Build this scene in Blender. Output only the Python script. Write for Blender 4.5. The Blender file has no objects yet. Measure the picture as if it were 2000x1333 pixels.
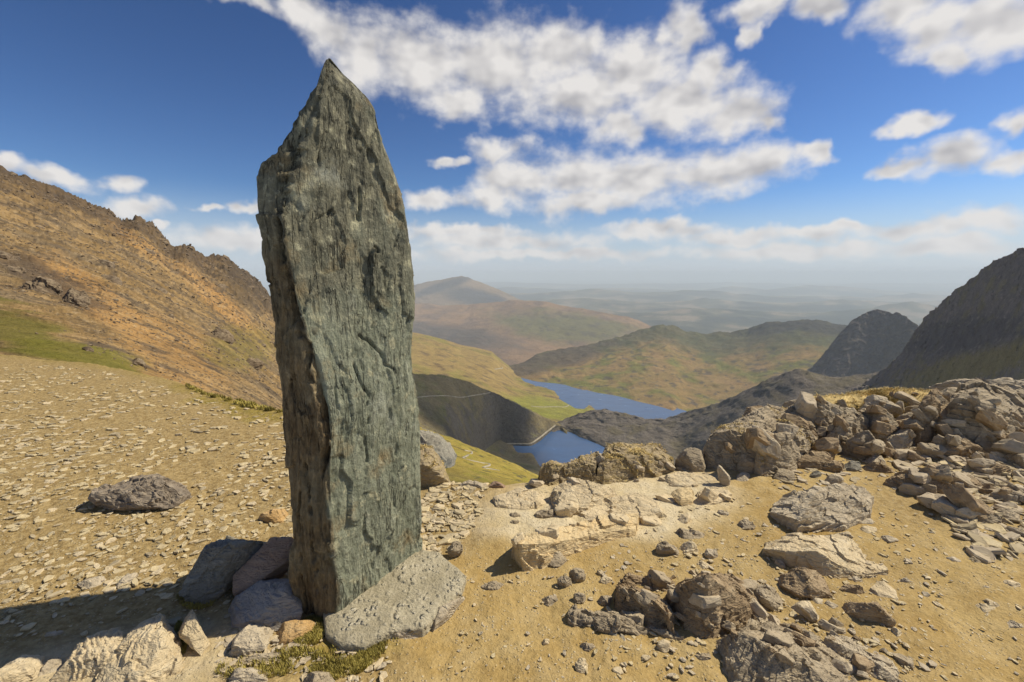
import bpy, bmesh, math, random
import numpy as np
from math import radians, sin, cos, tan, atan, atan2, pi

SC = bpy.context.scene
COL = SC.collection
random.seed(7)
RNG = np.random.default_rng(7)

# ------------------------------------------------------------------ camera
FPX, CX, CY, HOR, CAMZ = 900.0, 1000.0, 666.5, 535.0, 1.6     # photo pixels (2000 x 1333)
PITCH = atan((CY - HOR) / FPX)
cam_d = bpy.data.cameras.new('camera')
cam_d.sensor_width = 36.0
cam_d.lens = 36.0 * FPX / 2000.0
cam_d.clip_start = 0.05
cam_d.clip_end = 200000.0
cam = bpy.data.objects.new('camera', cam_d)
cam.location = (0, 0, CAMZ)
cam.rotation_euler = (pi / 2 - PITCH, 0, 0)
COL.objects.link(cam)
SC.camera = cam

# ------------------------------------------------------------------ render settings, exposure
SC.render.engine = 'CYCLES'
SC.view_settings.view_transform = 'Standard'
SC.view_settings.look = 'None'
SC.view_settings.exposure = 0.15
SC.view_settings.gamma = 1.0
SC.view_settings.use_curve_mapping = False
cy = SC.cycles
cy.use_denoising = True
cy.max_bounces = 5
cy.diffuse_bounces = 3
cy.glossy_bounces = 2
cy.volume_bounces = 1
cy.transparent_max_bounces = 4
cy.caustics_reflective = False
cy.caustics_refractive = False

# ------------------------------------------------------------------ sun and sky
SUN_EL, SUN_AZ = radians(47.0), radians(76.0)      # azimuth clockwise from +Y (view direction)
SUN = np.array([cos(SUN_EL) * sin(SUN_AZ), cos(SUN_EL) * cos(SUN_AZ), sin(SUN_EL)])
sd = bpy.data.lights.new('sun', 'SUN')
sd.energy = 4.6
sd.angle = radians(0.5)
sd.color = (1.0, 0.91, 0.74)
so = bpy.data.objects.new('sun', sd)
from mathutils import Vector, Euler
so.rotation_euler = Vector(tuple(-SUN)).to_track_quat('-Z', 'Y').to_euler()
so.location = (60, 20, 60)
COL.objects.link(so)


def ray(px, py):
    """photo pixel -> (x per unit y, z per unit y) of its view ray"""
    r = (np.asarray(px, float) - CX) / FPX
    u = (CY - np.asarray(py, float)) / FPX
    dy = cos(PITCH) + u * sin(PITCH)
    return r / dy, (-sin(PITCH) + u * cos(PITCH)) / dy


def project(P):
    P = np.asarray(P, float)
    x, y, z = P[..., 0], P[..., 1], P[..., 2] - CAMZ
    f = y * cos(PITCH) - z * sin(PITCH)
    u = y * sin(PITCH) + z * cos(PITCH)
    f = np.where(f < 1e-4, 1e-4, f)
    return CX + FPX * x / f, CY - FPX * u / f


world = bpy.data.worlds.new('World')
SC.world = world
world.use_nodes = True
WT = world.node_tree
WT.nodes.clear()


class NB:
    """tiny node-graph helper"""
    def __init__(self, tree):
        self.t = tree

    def n(self, typ, **kw):
        nd = self.t.nodes.new(typ)
        for k, v in kw.items():
            setattr(nd, k, v)
        return nd

    def link(self, a, b):
        self.t.links.new(a, b)

    def put(self, sock, v):
        if isinstance(v, bpy.types.NodeSocket):
            self.t.links.new(v, sock)
        elif v is not None:
            sock.default_value = v

    def math(self, op, a, b=None, c=None, clamp=False):
        nd = self.n('ShaderNodeMath', operation=op, use_clamp=clamp)
        for i, v in enumerate((a, b, c)):
            self.put(nd.inputs[i], v)
        return nd.outputs[0]

    def vmath(self, op, a, b=None, out=0):
        nd = self.n('ShaderNodeVectorMath', operation=op)
        self.put(nd.inputs[0], a)
        if b is not None:
            self.put(nd.inputs[1], b)
        return nd.outputs[out]

    def noise(self, vec, scale, detail=4, rough=0.55, lac=2.0, dist=0.0, out='Fac', dim='3D'):
        nd = self.n('ShaderNodeTexNoise', noise_dimensions=dim)
        self.put(nd.inputs['Vector'], vec)
        nd.inputs['Scale'].default_value = scale
        nd.inputs['Detail'].default_value = detail
        nd.inputs['Roughness'].default_value = rough
        nd.inputs['Lacunarity'].default_value = lac
        nd.inputs['Distortion'].default_value = dist
        return nd.outputs[out]

    def mapr(self, v, a, b, c=0.0, d=1.0, smooth=False):
        nd = self.n('ShaderNodeMapRange')
        nd.interpolation_type = 'SMOOTHSTEP' if smooth else 'LINEAR'
        nd.clamp = True
        self.put(nd.inputs[0], v)
        for i, q in enumerate((a, b, c, d)):
            nd.inputs[1 + i].default_value = q
        return nd.outputs[0]

    def mix(self, f, a, b, mode='MIX'):
        nd = self.n('ShaderNodeMix', data_type='RGBA', blend_type=mode)
        nd.clamp_factor = True
        self.put(nd.inputs[0], f)
        for s, v in ((nd.inputs[6], a), (nd.inputs[7], b)):
            if isinstance(v, (tuple, list)):
                v = (*v[:3], 1.0)
            self.put(s, v)
        return nd.outputs[2]

    def mapping(self, vec, loc=(0, 0, 0), rot=(0, 0, 0), scale=(1, 1, 1)):
        nd = self.n('ShaderNodeMapping')
        self.put(nd.inputs[0], vec)
        nd.inputs[1].default_value = loc
        nd.inputs[2].default_value = rot
        nd.inputs[3].default_value = scale
        return nd.outputs[0]


CLOUDS = [  # photo ellipses: centre x, y, half-width, half-height
    (720, 110, 95, 80), (830, 125, 125, 95), (960, 125, 130, 95), (1090, 105, 110, 75), (1130, 185, 130, 80),
    (1240, 140, 120, 90), (1335, 70, 42, 65), (1395, 150, 50, 55), (1330, 205, 130, 65), (1440, 222, 105, 48),
    (1200, 250, 60, 38), (1500, 240, 55, 24), (640, 60, 55, 60), (590, 15, 60, 45), (480, -5, 80, 22), (900, 205, 90, 40),
    (1000, 350, 85, 45), (1120, 345, 130, 55), (1260, 350, 140, 60), (1400, 335, 120, 55), (1480, 320, 90, 45),
    (1585, 305, 34, 24), (850, 395, 62, 22), (960, 385, 70, 30), (1150, 398, 180, 32),
    (965, 290, 60, 28), (875, 312, 36, 12),
    (1600, 10, 60, 34), (1750, 20, 120, 55), (1850, 55, 120, 72), (1960, 55, 130, 78), (1840, 118, 60, 28),
    (1480, 12, 65, 28), (1470, 58, 22, 28),
    (1770, 237, 58, 20), (1765, 322, 60, 20), (1860, 308, 95, 42), (1955, 322, 75, 28), (1990, 240, 55, 28),
    (10, 330, 50, 22), (120, 355, 75, 20), (245, 360, 42, 19), (275, 408, 70, 20), (210, 412, 40, 10),
    (405, 405, 42, 10), (485, 405, 30, 14), (330, 442, 22, 8), (470, 468, 130, 26),
    (900, 455, 190, 15), (980, 472, 200, 20), (1290, 452, 130, 17), (1420, 462, 170, 20), (1600, 450, 150, 13),
    (1760, 452, 170, 24), (1920, 438, 150, 30), (1550, 488, 330, 17), (1850, 488, 260, 24), (1050, 496, 330, 13),
    (700, 455, 120, 14),
    # sky above the frame
    (300, -260, 170, 70), (900, -330, 240, 90), (1500, -280, 200, 80), (1250, -180, 90, 40), (1950, -200, 160, 70),
]


def build_world():
    b = NB(WT)
    out = b.n('ShaderNodeOutputWorld')
    bg = b.n('ShaderNodeBackground')
    bg.inputs[1].default_value = 0.1
    b.link(bg.outputs[0], out.inputs[0])
    sky = b.n('ShaderNodeTexSky', sky_type='NISHITA')
    sky.sun_disc = False
    sky.sun_elevation = SUN_EL
    sky.sun_rotation = SUN_AZ
    sky.altitude = 1000
    sky.air_density = 1.0
    sky.dust_density = 0.6
    sky.ozone_density = 3.5
    hs = b.n('ShaderNodeHueSaturation')
    hs.inputs['Saturation'].default_value = SKY_SAT
    hs.inputs['Value'].default_value = SKY_VAL
    b.link(sky.outputs[0], hs.inputs['Color'])
    gm = b.n('ShaderNodeGamma')
    b.link(hs.outputs[0], gm.inputs[0])
    gm.inputs[1].default_value = SKY_GAM
    skyc = b.vmath('MULTIPLY', gm.outputs[0], SKY_MUL)
    tc = b.n('ShaderNodeTexCoord')
    sep = b.n('ShaderNodeSeparateXYZ')
    b.link(tc.outputs['Generated'], sep.inputs[0])
    az = b.math('ARCTAN2', sep.outputs[0], sep.outputs[1])
    # the same cloudy sky goes on all the way round: azimuth repeats every 120 degrees
    az = b.math('SUBTRACT', b.math('FLOORED_MODULO', b.math('ADD', az, radians(60)), radians(120)), radians(60))
    el = b.math('ARCSINE', sep.outputs[2])
    cmb = b.n('ShaderNodeCombineXYZ')
    b.link(az, cmb.inputs[0])
    b.link(el, cmb.inputs[1])
    p0 = cmb.outputs[0]
    wn = b.noise(p0, 9.0, 2, 0.6, out='Color', dim='2D')
    warp = b.vmath('MULTIPLY', b.vmath('SUBTRACT', wn, (0.5, 0.5, 0.5)), (0.10, 0.05, 0))
    wn2 = b.noise(p0, 34.0, 2, 0.6, out='Color', dim='2D')
    warp2 = b.vmath('MULTIPLY', b.vmath('SUBTRACT', wn2, (0.5, 0.5, 0.5)), (0.03, 0.018, 0))
    p = b.vmath('ADD', b.vmath('ADD', p0, warp), warp2)
    acc = None
    for (cx_, cy_, rx, ry) in CLOUDS:
        sx, t = ray(cx_, cy_)
        a0, e0 = atan2(sx, 1), atan(t / math.hypot(1, sx))
        sx1, t1 = ray(cx_ + rx, cy_)
        a1 = atan2(sx1, 1) - a0
        sx2, t2 = ray(cx_, cy_ - ry)
        e1 = atan(t2 / math.hypot(1, sx2)) - e0
        a1, e1 = a1 * 1.12, e1 * 1.12
        mn = b.n('ShaderNodeVectorMath', operation='MULTIPLY_ADD')
        b.put(mn.inputs[0], p)
        mn.inputs[1].default_value = (1 / a1, 1 / e1, 0)
        mn.inputs[2].default_value = (-a0 / a1, -e0 / e1, 0)
        m = mn.outputs[0]
        ln = b.vmath('LENGTH', m, out=1)
        v = b.math('SUBTRACT', 1.0, ln)
        if acc is None:
            acc = v
        else:
            acc = b.math('SMOOTH_MAX', acc, v, 0.35)
    npv = b.vmath('MULTIPLY', p0, (1, 1.5, 0))
    nz = b.noise(npv, 14.0, 6, 0.54, dim='2D')
    nz_s = b.noise(b.vmath('ADD', npv, (0.018, 0.034, 0)), 14.0, 2, 0.5, dim='2D')
    nf = b.noise(npv, 52.0, 3, 0.62, dim='2D')
    dens = b.math('ADD', acc, b.math('MULTIPLY', b.math('SUBTRACT', nz, 0.5), 0.95))
    dens = b.math('ADD', dens, b.math('MULTIPLY', b.math('SUBTRACT', nf, 0.5), 0.20))
    alpha = b.mapr(dens, -0.16, 0.70, smooth=True)
    alpha = b.math('MULTIPLY', alpha, 0.97)
    # light on the billows: sun side bright, thick cores and undersides grey
    nl = b.noise(npv, 14.0, 2, 0.5, dim='2D')
    lit = b.math('MULTIPLY', b.math('SUBTRACT', nl, nz_s), 2.0)
    lit = b.math('ADD', lit, 0.88)
    core = b.mapr(dens, 0.25, 0.95, 0.0, 0.26, smooth=True)
    lit = b.math('SUBTRACT', lit, core)
    lit = b.math('ADD', lit, b.math('MULTIPLY', b.math('SUBTRACT', nz, 0.5), 0.35))
    lit = b.math('MAXIMUM', b.math('MINIMUM', lit, 1.0), 0.0)
    ccol = b.mix(lit, (4.3, 4.2, 4.3), (7.4, 7.15, 6.9))
    hzn = b.mapr(el, 0.0, 0.17, 1.0, 0.0, smooth=True)        # pale air low over the horizon
    skyh = b.mix(b.math('MULTIPLY', hzn, 0.85), skyc, (5.0, 5.5, 6.3))
    ccol = b.mix(b.math('MULTIPLY', hzn, 0.55), ccol, (6.3, 6.3, 6.4))
    col = b.mix(alpha, skyh, ccol)
    b.link(col, bg.inputs[0])
    world.cycles.sampling_method = 'MANUAL'
    world.cycles.sample_map_resolution = 512


SKY_SAT, SKY_VAL, SKY_GAM, SKY_MUL = 1.05, 0.1, 1.35, (8.8, 9.6, 10.6)
build_world()


# ------------------------------------------------------------------ numpy noise
def _hash(ix, iy, iz, seed):
    u = np.uint32
    h = ix.astype(u) * u(374761393) + iy.astype(u) * u(668265263) + iz.astype(u) * u(2246822519) + u((seed * 1274126177) & 0xFFFFFFFF)
    h = (h ^ (h >> u(13))) * u(1274126177)
    h = (h ^ (h >> u(16))) * u(2246822519)
    return h ^ (h >> u(15))


_G = RNG.normal(size=(256, 3))
_G /= np.linalg.norm(_G, axis=1)[:, None]
_G = _G.astype(np.float32)


def perlin(P, seed=0):
    P = np.asarray(P, float)
    i = np.floor(P)
    f = (P - i).astype(np.float32)
    i = i.astype(np.int32)
    w = f * f * f * (f * (f * 6 - 15) + 10)
    u = np.uint32
    hx = [(i[:, 0] + k).astype(u) * u(374761393) + u((seed * 1274126177) & 0xFFFFFFFF) for k in (0, 1)]
    hy = [(i[:, 1] + k).astype(u) * u(668265263) for k in (0, 1)]
    hz_ = [(i[:, 2] + k).astype(u) * u(2246822519) for k in (0, 1)]
    res = np.zeros(len(P), np.float32)
    for dx in (0, 1):
        wx = w[:, 0] if dx else 1 - w[:, 0]
        for dy in (0, 1):
            wxy = wx * (w[:, 1] if dy else 1 - w[:, 1])
            for dz in (0, 1):
                h = hx[dx] + hy[dy] + hz_[dz]
                h = (h ^ (h >> u(13))) * u(1274126177)
                h = (h ^ (h >> u(16)))
                g = _G[(h * u(2246822519)) >> u(24)]
                res += wxy * (w[:, 2] if dz else 1 - w[:, 2]) * (g[:, 0] * (f[:, 0] - dx) + g[:, 1] * (f[:, 1] - dy) + g[:, 2] * (f[:, 2] - dz))
    return res.astype(float) * 1.5


def fbm(P, octv=4, seed=0, gain=0.5, ridged=False):
    P = np.asarray(P, float)
    a, s, tot = 1.0, np.zeros(len(P)), 0.0
    for o in range(octv):
        n = perlin(P, seed + o * 17)
        if ridged:
            n = 1 - 2 * np.abs(n)
        s += a * n
        tot += a
        a *= gain
        P = P * 2.03 + 11.7
    return s / tot


def voro_facets(P, seed=0):
    """each Voronoi cell is a randomly tilted plane: broken-rock facets. returns (height, edge distance)"""
    P = np.asarray(P, np.float32)
    i = np.floor(P).astype(np.int32)
    best = np.full(len(P), 1e9, np.float32)
    val = np.zeros(len(P), np.float32)
    fr = P - i
    for dx in (-1, 0, 1):
        for dy in (-1, 0, 1):
            for dz in (-1, 0, 1):
                c = i + np.array([dx, dy, dz], np.int32)
                h = _hash(c[:, 0], c[:, 1], c[:, 2], seed)
                d0 = fr[:, 0] - dx - (h & np.uint32(1023)).astype(np.float32) / 1023
                d1 = fr[:, 1] - dy - ((h >> np.uint32(10)) & np.uint32(1023)).astype(np.float32) / 1023
                d2 = fr[:, 2] - dz - ((h >> np.uint32(20)) & np.uint32(1023)).astype(np.float32) / 1023
                dd = d0 * d0 + d1 * d1 + d2 * d2
                m = np.nonzero(dd < best)[0]
                hm = h[m]
                g = _G[(hm >> np.uint32(7)) & np.uint32(255)]
                val[m] = ((hm >> np.uint32(5)) & np.uint32(255)).astype(np.float32) / 255 - 0.5 + 0.75 * (g[:, 0] * d0[m] + g[:, 1] * d1[m] + g[:, 2] * d2[m])
                best[m] = dd[m]
    return val.astype(float), best


def P3(x, y, z=0.0):
    x = np.asarray(x, float)
    return np.stack([x, np.broadcast_to(np.asarray(y, float), x.shape), np.broadcast_to(np.asarray(z, float), x.shape)], -1)


def sstep(a, b, x):
    t = np.clip((x - a) / (b - a), 0, 1)
    return t * t * (3 - 2 * t)


# ------------------------------------------------------------------ mesh and object helpers
def mesh_from(name, V, F, smooth=True):
    me = bpy.data.meshes.new(name)
    V = np.asarray(V, np.float32)
    if isinstance(F, np.ndarray):
        n, k = F.shape
        me.vertices.add(len(V))
        me.vertices.foreach_set('co', V.ravel())
        me.loops.add(n * k)
        me.loops.foreach_set('vertex_index', F.astype(np.int32).ravel())
        me.polygons.add(n)
        me.polygons.foreach_set('loop_start', np.arange(0, n * k, k, dtype=np.int32))
    else:
        me.from_pydata([tuple(v) for v in V.tolist()], [], F)
    me.update(calc_edges=True)
    me.validate()
    me.polygons.foreach_set('use_smooth', np.full(len(me.polygons), smooth, dtype=bool))
    return me


def link(name, me, mat=None, loc=(0, 0, 0)):
    o = bpy.data.objects.new(name, me)
    if mat is not None and len(me.materials) == 0:
        me.materials.append(mat)
    o.location = loc
    COL.objects.link(o)
    return o


def tag(o, label=None, cat=None, group=None, kind=None):
    if label:
        o['label'] = label
    if cat:
        o['category'] = cat
    if group:
        o['group'] = group
    if kind:
        o['kind'] = kind
    return o


def set_attr(me, name, rgb):
    at = me.color_attributes.new(name, 'FLOAT_COLOR', 'POINT')
    d = np.ones((len(me.vertices), 4), np.float32)
    d[:, :3] = rgb
    at.data.foreach_set('color', d.ravel())


def grid_faces(nr, nc, wrap=False):
    r = np.arange(nr - 1)[:, None]
    c = np.arange(nc if wrap else nc - 1)[None, :]
    c1 = (c + 1) % nc
    return np.stack([r * nc + c, r * nc + c1, (r + 1) * nc + c1, (r + 1) * nc + c], -1).reshape(-1, 4)


# ------------------------------------------------------------------ materials
def new_mat(name):
    m = bpy.data.materials.new(name)
    m.use_nodes = True
    t = m.node_tree
    t.nodes.clear()
    b = NB(t)
    out = b.n('ShaderNodeOutputMaterial')
    pr = b.n('ShaderNodeBsdfPrincipled')
    pr.inputs['Roughness'].default_value = 0.9
    pr.inputs['Specular IOR Level'].default_value = 0.25
    b.link(pr.outputs[0], out.inputs[0])
    return m, b, pr


def bump(b, pr, h, dist, strength=1.0):
    bp = b.n('ShaderNodeBump')
    bp.inputs['Distance'].default_value = dist
    bp.inputs['Strength'].default_value = strength
    b.link(h, bp.inputs['Height'])
    b.link(bp.outputs[0], pr.inputs['Normal'])


def rock_mat(name, c1, c2, c3, dust=0.25, strata=(0.3, 0.5, 0), fine=1.0, lichen=0.25, scale=1.0, spec=0.25, bd=None):
    """c1/c2 body colours, c3 veins and lichen"""
    m, b, pr = new_mat(name)
    tc = b.n('ShaderNodeTexCoord')
    oi = b.n('ShaderNodeObjectInfo')
    off = b.vmath('SCALE', (37.0, 17.0, 29.0))
    b.link(oi.outputs['Random'], off.node.inputs['Scale'])
    p = b.vmath('ADD', tc.outputs['Object'], off)
    st = b.mapping(p, rot=strata, scale=(1.0, 1.0, 5.0))
    n1 = b.noise(p, 4.0 * scale, 6, 0.6)
    n2 = b.noise(st, 9.0 * scale, 6, 0.62)
    n3 = b.noise(p, 55.0 * scale, 4, 0.65)
    n4 = b.noise(p, 15.0 * scale, 5, 0.65)
    c = b.mix(b.mapr(n1, 0.36, 0.64), c1, c2)
    c = b.mix(b.mapr(n2, 0.50, 0.72, 0, 0.55), c, c3)
    c = b.mix(b.mapr(n4, 0.60, 0.68, 0, lichen), c, tuple(min(1, q * 1.5 + 0.03) for q in c3))
    c = b.mix(b.mapr(n4, 0.42, 0.30, 0, 0.55), c, tuple(q * 0.45 for q in c1))
    c = b.mix(b.mapr(n3, 0.35, 0.65, 0.0, 0.4), c, b.mix(1.0, c, (0.66, 0.64, 0.62), 'MULTIPLY'))
    vo = b.n('ShaderNodeTexVoronoi', feature='DISTANCE_TO_EDGE')
    b.put(vo.inputs['Vector'], b.vmath('ADD', st, b.vmath('SCALE', b.noise(p, 6.0 * scale, 4, 0.6, out='Color'))))
    vo.inputs['Vector'].links[0].from_node.inputs[1].links[0].from_node.inputs['Scale'].default_value = 0.25
    vo.inputs['Scale'].default_value = 5.0 * scale
    crack = b.mapr(vo.outputs['Distance'], 0.0, 0.05)
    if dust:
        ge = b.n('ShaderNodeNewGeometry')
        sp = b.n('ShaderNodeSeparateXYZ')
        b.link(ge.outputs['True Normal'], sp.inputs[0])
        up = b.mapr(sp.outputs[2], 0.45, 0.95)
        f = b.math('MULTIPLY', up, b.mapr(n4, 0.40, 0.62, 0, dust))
        c = b.mix(f, c, (0.50, 0.40, 0.24))  # dust, with sunlit brightness of upward faces mixed into the colour too
    b.link(c, pr.inputs['Base Color'])
    pr.inputs['Specular IOR Level'].default_value = spec
    h = b.math('ADD', b.math('MULTIPLY', n2, 1.1), b.math('MULTIPLY', n3, 0.16 * fine))
    h = b.math('ADD', h, b.math('MULTIPLY', n4, 0.35))
    h = b.math('ADD', h, b.math('MULTIPLY', crack, 0.10))
    bump(b, pr, h, bd if bd else 0.035 / scale, 0.9)
    return m


M = {}
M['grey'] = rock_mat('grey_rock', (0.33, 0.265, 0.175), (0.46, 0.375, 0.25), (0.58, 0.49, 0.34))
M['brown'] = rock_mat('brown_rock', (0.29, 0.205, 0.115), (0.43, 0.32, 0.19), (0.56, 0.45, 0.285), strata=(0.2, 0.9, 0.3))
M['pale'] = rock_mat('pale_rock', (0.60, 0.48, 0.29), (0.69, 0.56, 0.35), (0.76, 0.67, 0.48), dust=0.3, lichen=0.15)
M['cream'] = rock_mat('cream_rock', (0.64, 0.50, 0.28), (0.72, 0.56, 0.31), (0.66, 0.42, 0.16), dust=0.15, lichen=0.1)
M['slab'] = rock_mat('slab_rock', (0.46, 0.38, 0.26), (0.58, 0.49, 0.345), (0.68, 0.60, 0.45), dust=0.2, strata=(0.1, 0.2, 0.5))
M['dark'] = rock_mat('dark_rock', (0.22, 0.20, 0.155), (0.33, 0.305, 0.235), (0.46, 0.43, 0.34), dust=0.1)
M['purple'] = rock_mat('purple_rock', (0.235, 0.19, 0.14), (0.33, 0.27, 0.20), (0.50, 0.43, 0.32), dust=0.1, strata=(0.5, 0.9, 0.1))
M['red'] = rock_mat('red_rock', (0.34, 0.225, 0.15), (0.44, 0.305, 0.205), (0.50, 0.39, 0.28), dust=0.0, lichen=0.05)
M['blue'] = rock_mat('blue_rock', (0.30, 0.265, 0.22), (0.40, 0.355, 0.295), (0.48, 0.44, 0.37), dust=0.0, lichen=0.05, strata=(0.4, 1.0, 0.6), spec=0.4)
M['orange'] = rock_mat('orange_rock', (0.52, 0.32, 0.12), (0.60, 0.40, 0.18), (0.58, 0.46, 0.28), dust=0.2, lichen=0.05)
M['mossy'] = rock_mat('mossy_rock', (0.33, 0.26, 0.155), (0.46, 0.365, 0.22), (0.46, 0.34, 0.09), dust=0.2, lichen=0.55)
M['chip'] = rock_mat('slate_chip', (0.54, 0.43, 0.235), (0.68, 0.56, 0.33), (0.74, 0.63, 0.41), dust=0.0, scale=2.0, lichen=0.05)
M['chipgrey'] = rock_mat('grey_chip', (0.40, 0.32, 0.19), (0.52, 0.43, 0.265), (0.60, 0.51, 0.34), dust=0.0, scale=2.0, lichen=0.05)


def stone_mat():
    m, b, pr = new_mat('green_slate')
    tc = b.n('ShaderNodeTexCoord')
    p = tc.outputs['Object']
    st = b.mapping(p, rot=(0.0, 0.12, 0.0), scale=(3.2, 3.2, 0.8))
    n1 = b.noise(p, 2.2, 6, 0.62)
    n2 = b.noise(st, 4.0, 8, 0.68)
    n3 = b.noise(p, 38.0, 5, 0.7)
    n4 = b.noise(p, 11.0, 6, 0.66)
    n5 = b.noise(st, 13.0, 6, 0.7)
    n6 = b.noise(b.mapping(p, loc=(3.1, 7.7, 1.3)), 5.0, 6, 0.62)
    at = b.n('ShaderNodeAttribute', attribute_name='cover')     # r: brown weathered side, g: height
    sp = b.n('ShaderNodeSeparateColor')
    b.link(at.outputs['Color'], sp.inputs[0])
    green = b.mix(b.mapr(n2, 0.35, 0.65), (0.16, 0.172, 0.115), (0.33, 0.34, 0.235))
    green = b.mix(b.mapr(n5, 0.54, 0.70, 0, 0.55), green, (0.40, 0.40, 0.30))
    olive = b.mix(b.mapr(n4, 0.38, 0.64), (0.11, 0.105, 0.07), (0.26, 0.24, 0.155))
    f_ol = b.math('ADD', b.math('MULTIPLY', sp.outputs[1], 0.85), b.math('MULTIPLY', b.math('SUBTRACT', n1, 0.5), 2.2))
    c = b.mix(b.mapr(f_ol, 0.20, 0.75), green, olive)
    c = b.mix(b.mapr(n6, 0.56, 0.72, 0, 0.75), c, (0.32, 0.225, 0.10))          # ochre staining
    n7 = b.noise(b.mapping(p, loc=(8.1, 2.7, 4.3)), 3.1, 6, 0.6)
    c = b.mix(b.mapr(n7, 0.57, 0.70, 0, 0.6), c, (0.44, 0.45, 0.36))           # pale bleached patches
    seam = b.noise(b.mapping(p, rot=(0, 0.10, 0), scale=(9.0, 9.0, 0.9)), 2.0, 4, 0.6)
    seamf = b.mapr(b.math('ABSOLUTE', b.math('SUBTRACT', seam, 0.5)), 0.0, 0.022, 1.0, 0.0)
    seamf = b.math('MULTIPLY', seamf, b.mapr(n1, 0.42, 0.58))
    c = b.mix(b.math('MULTIPLY', seamf, 0.75), c, (0.03, 0.03, 0.022))          # open cleavage seams
    c = b.mix(b.mapr(n4, 0.59, 0.65, 0, 0.75), c, (0.46, 0.43, 0.27))          # lichen specks
    c = b.mix(b.mapr(n3, 0.58, 0.68, 0, 0.6), c, (0.48, 0.45, 0.30))
    c = b.mix(b.mapr(n4, 0.42, 0.30, 0, 0.7), c, (0.035, 0.038, 0.03))
    brown = b.mix(b.mapr(n5, 0.36, 0.64), (0.11, 0.072, 0.035), (0.30, 0.205, 0.095))
    brown = b.mix(b.mapr(n4, 0.60, 0.70, 0, 0.6), brown, (0.46, 0.36, 0.20))
    c = b.mix(b.math('MULTIPLY', sp.outputs[0], b.mapr(n1, 0.3, 0.6, 0.6, 1.0)), c, brown)
    c = b.mix(b.mapr(n3, 0.32, 0.6, 0.55, 0.0), c, b.mix(1.0, c, (0.5, 0.5, 0.5), 'MULTIPLY'))
    b.link(c, pr.inputs['Base Color'])
    pr.inputs['Roughness'].default_value = 0.8
    pr.inputs['Specular IOR Level'].default_value = 0.3
    h = b.math('ADD', b.math('MULTIPLY', n2, 0.8), b.math('MULTIPLY', n4, 0.75))
    h = b.math('ADD', h, b.math('MULTIPLY', n3, 0.30))
    h = b.math('ADD', h, b.math('MULTIPLY', n5, 0.5))
    h = b.math('SUBTRACT', h, b.math('MULTIPLY', seamf, 0.5))
    bump(b, pr, h, 0.034, 1.0)
    return m


def ground_mat():
    m, b, pr = new_mat('dirt')
    tc = b.n('ShaderNodeTexCoord')
    p = tc.outputs['Object']
    at = b.n('ShaderNodeAttribute', attribute_name='cover')     # r: gravelly, g: grass, b: pale rock dust
    sp = b.n('ShaderNodeSeparateColor')
    b.link(at.outputs['Color'], sp.inputs[0])
    n1 = b.noise(p, 1.3, 6, 0.6)
    n2 = b.noise(p, 7.0, 6, 0.65)
    n3 = b.noise(p, 60.0, 4, 0.7)
    n4 = b.noise(p, 24.0, 5, 0.7)
    c = b.mix(b.mapr(n1, 0.36, 0.66), (0.40, 0.27, 0.095), (0.50, 0.37, 0.16))
    c = b.mix(b.mapr(n2, 0.45, 0.70, 0, 0.6), c, (0.55, 0.43, 0.225))
    c = b.mix(b.mapr(n2, 0.42, 0.28, 0, 0.45), c, (0.29, 0.185, 0.065))
    grav = b.mix(b.mapr(n4, 0.40, 0.60), (0.29, 0.20, 0.08), (0.46, 0.34, 0.155))
    c = b.mix(sp.outputs[0], c, grav)
    c = b.mix(sp.outputs[2], c, b.mix(b.mapr(n2, 0.35, 0.65), (0.60, 0.49, 0.285), (0.70, 0.60, 0.405)))
    gr = b.mix(b.mapr(n4, 0.35, 0.65), (0.19, 0.145, 0.025), (0.40, 0.30, 0.075))
    c = b.mix(b.math('MULTIPLY', sp.outputs[1], b.mapr(n2, 0.3, 0.55)), c, gr)
    # small light grit and dark crumbs
    vo = b.n('ShaderNodeTexVoronoi')
    b.put(vo.inputs['Vector'], p)
    vo.inputs['Scale'].default_value = 70.0
    vs = b.n('ShaderNodeSeparateColor')
    b.link(vo.outputs['Color'], vs.inputs[0])
    grit = b.math('MULTIPLY', b.mapr(vo.outputs['Distance'], 0.42, 0.22), b.mapr(vs.outputs[0], 0.66, 0.72))
    grit = b.math('MULTIPLY', grit, b.mapr(n2, 0.38, 0.62, 0.15, 0.9))
    c = b.mix(grit, c, b.mix(vs.outputs[1], (0.34, 0.25, 0.13), (0.68, 0.60, 0.43)))
    c = b.mix(b.mapr(n3, 0.36, 0.62, 0.28, 0.0), c, b.mix(1.0, c, (0.5, 0.45, 0.4), 'MULTIPLY'))
    b.link(c, pr.inputs['Base Color'])
    pr.inputs['Roughness'].default_value = 0.95
    pr.inputs['Specular IOR Level'].default_value = 0.1
    h = b.math('ADD', b.math('MULTIPLY', n2, 1.2), b.math('MULTIPLY', n4, 0.7))
    h = b.math('ADD', h, b.math('MULTIPLY', n3, 0.28))
    h = b.math('ADD', h, b.math('MULTIPLY', grit, 0.35))
    bump(b, pr, h, 0.02, 0.8)
    return m


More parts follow.
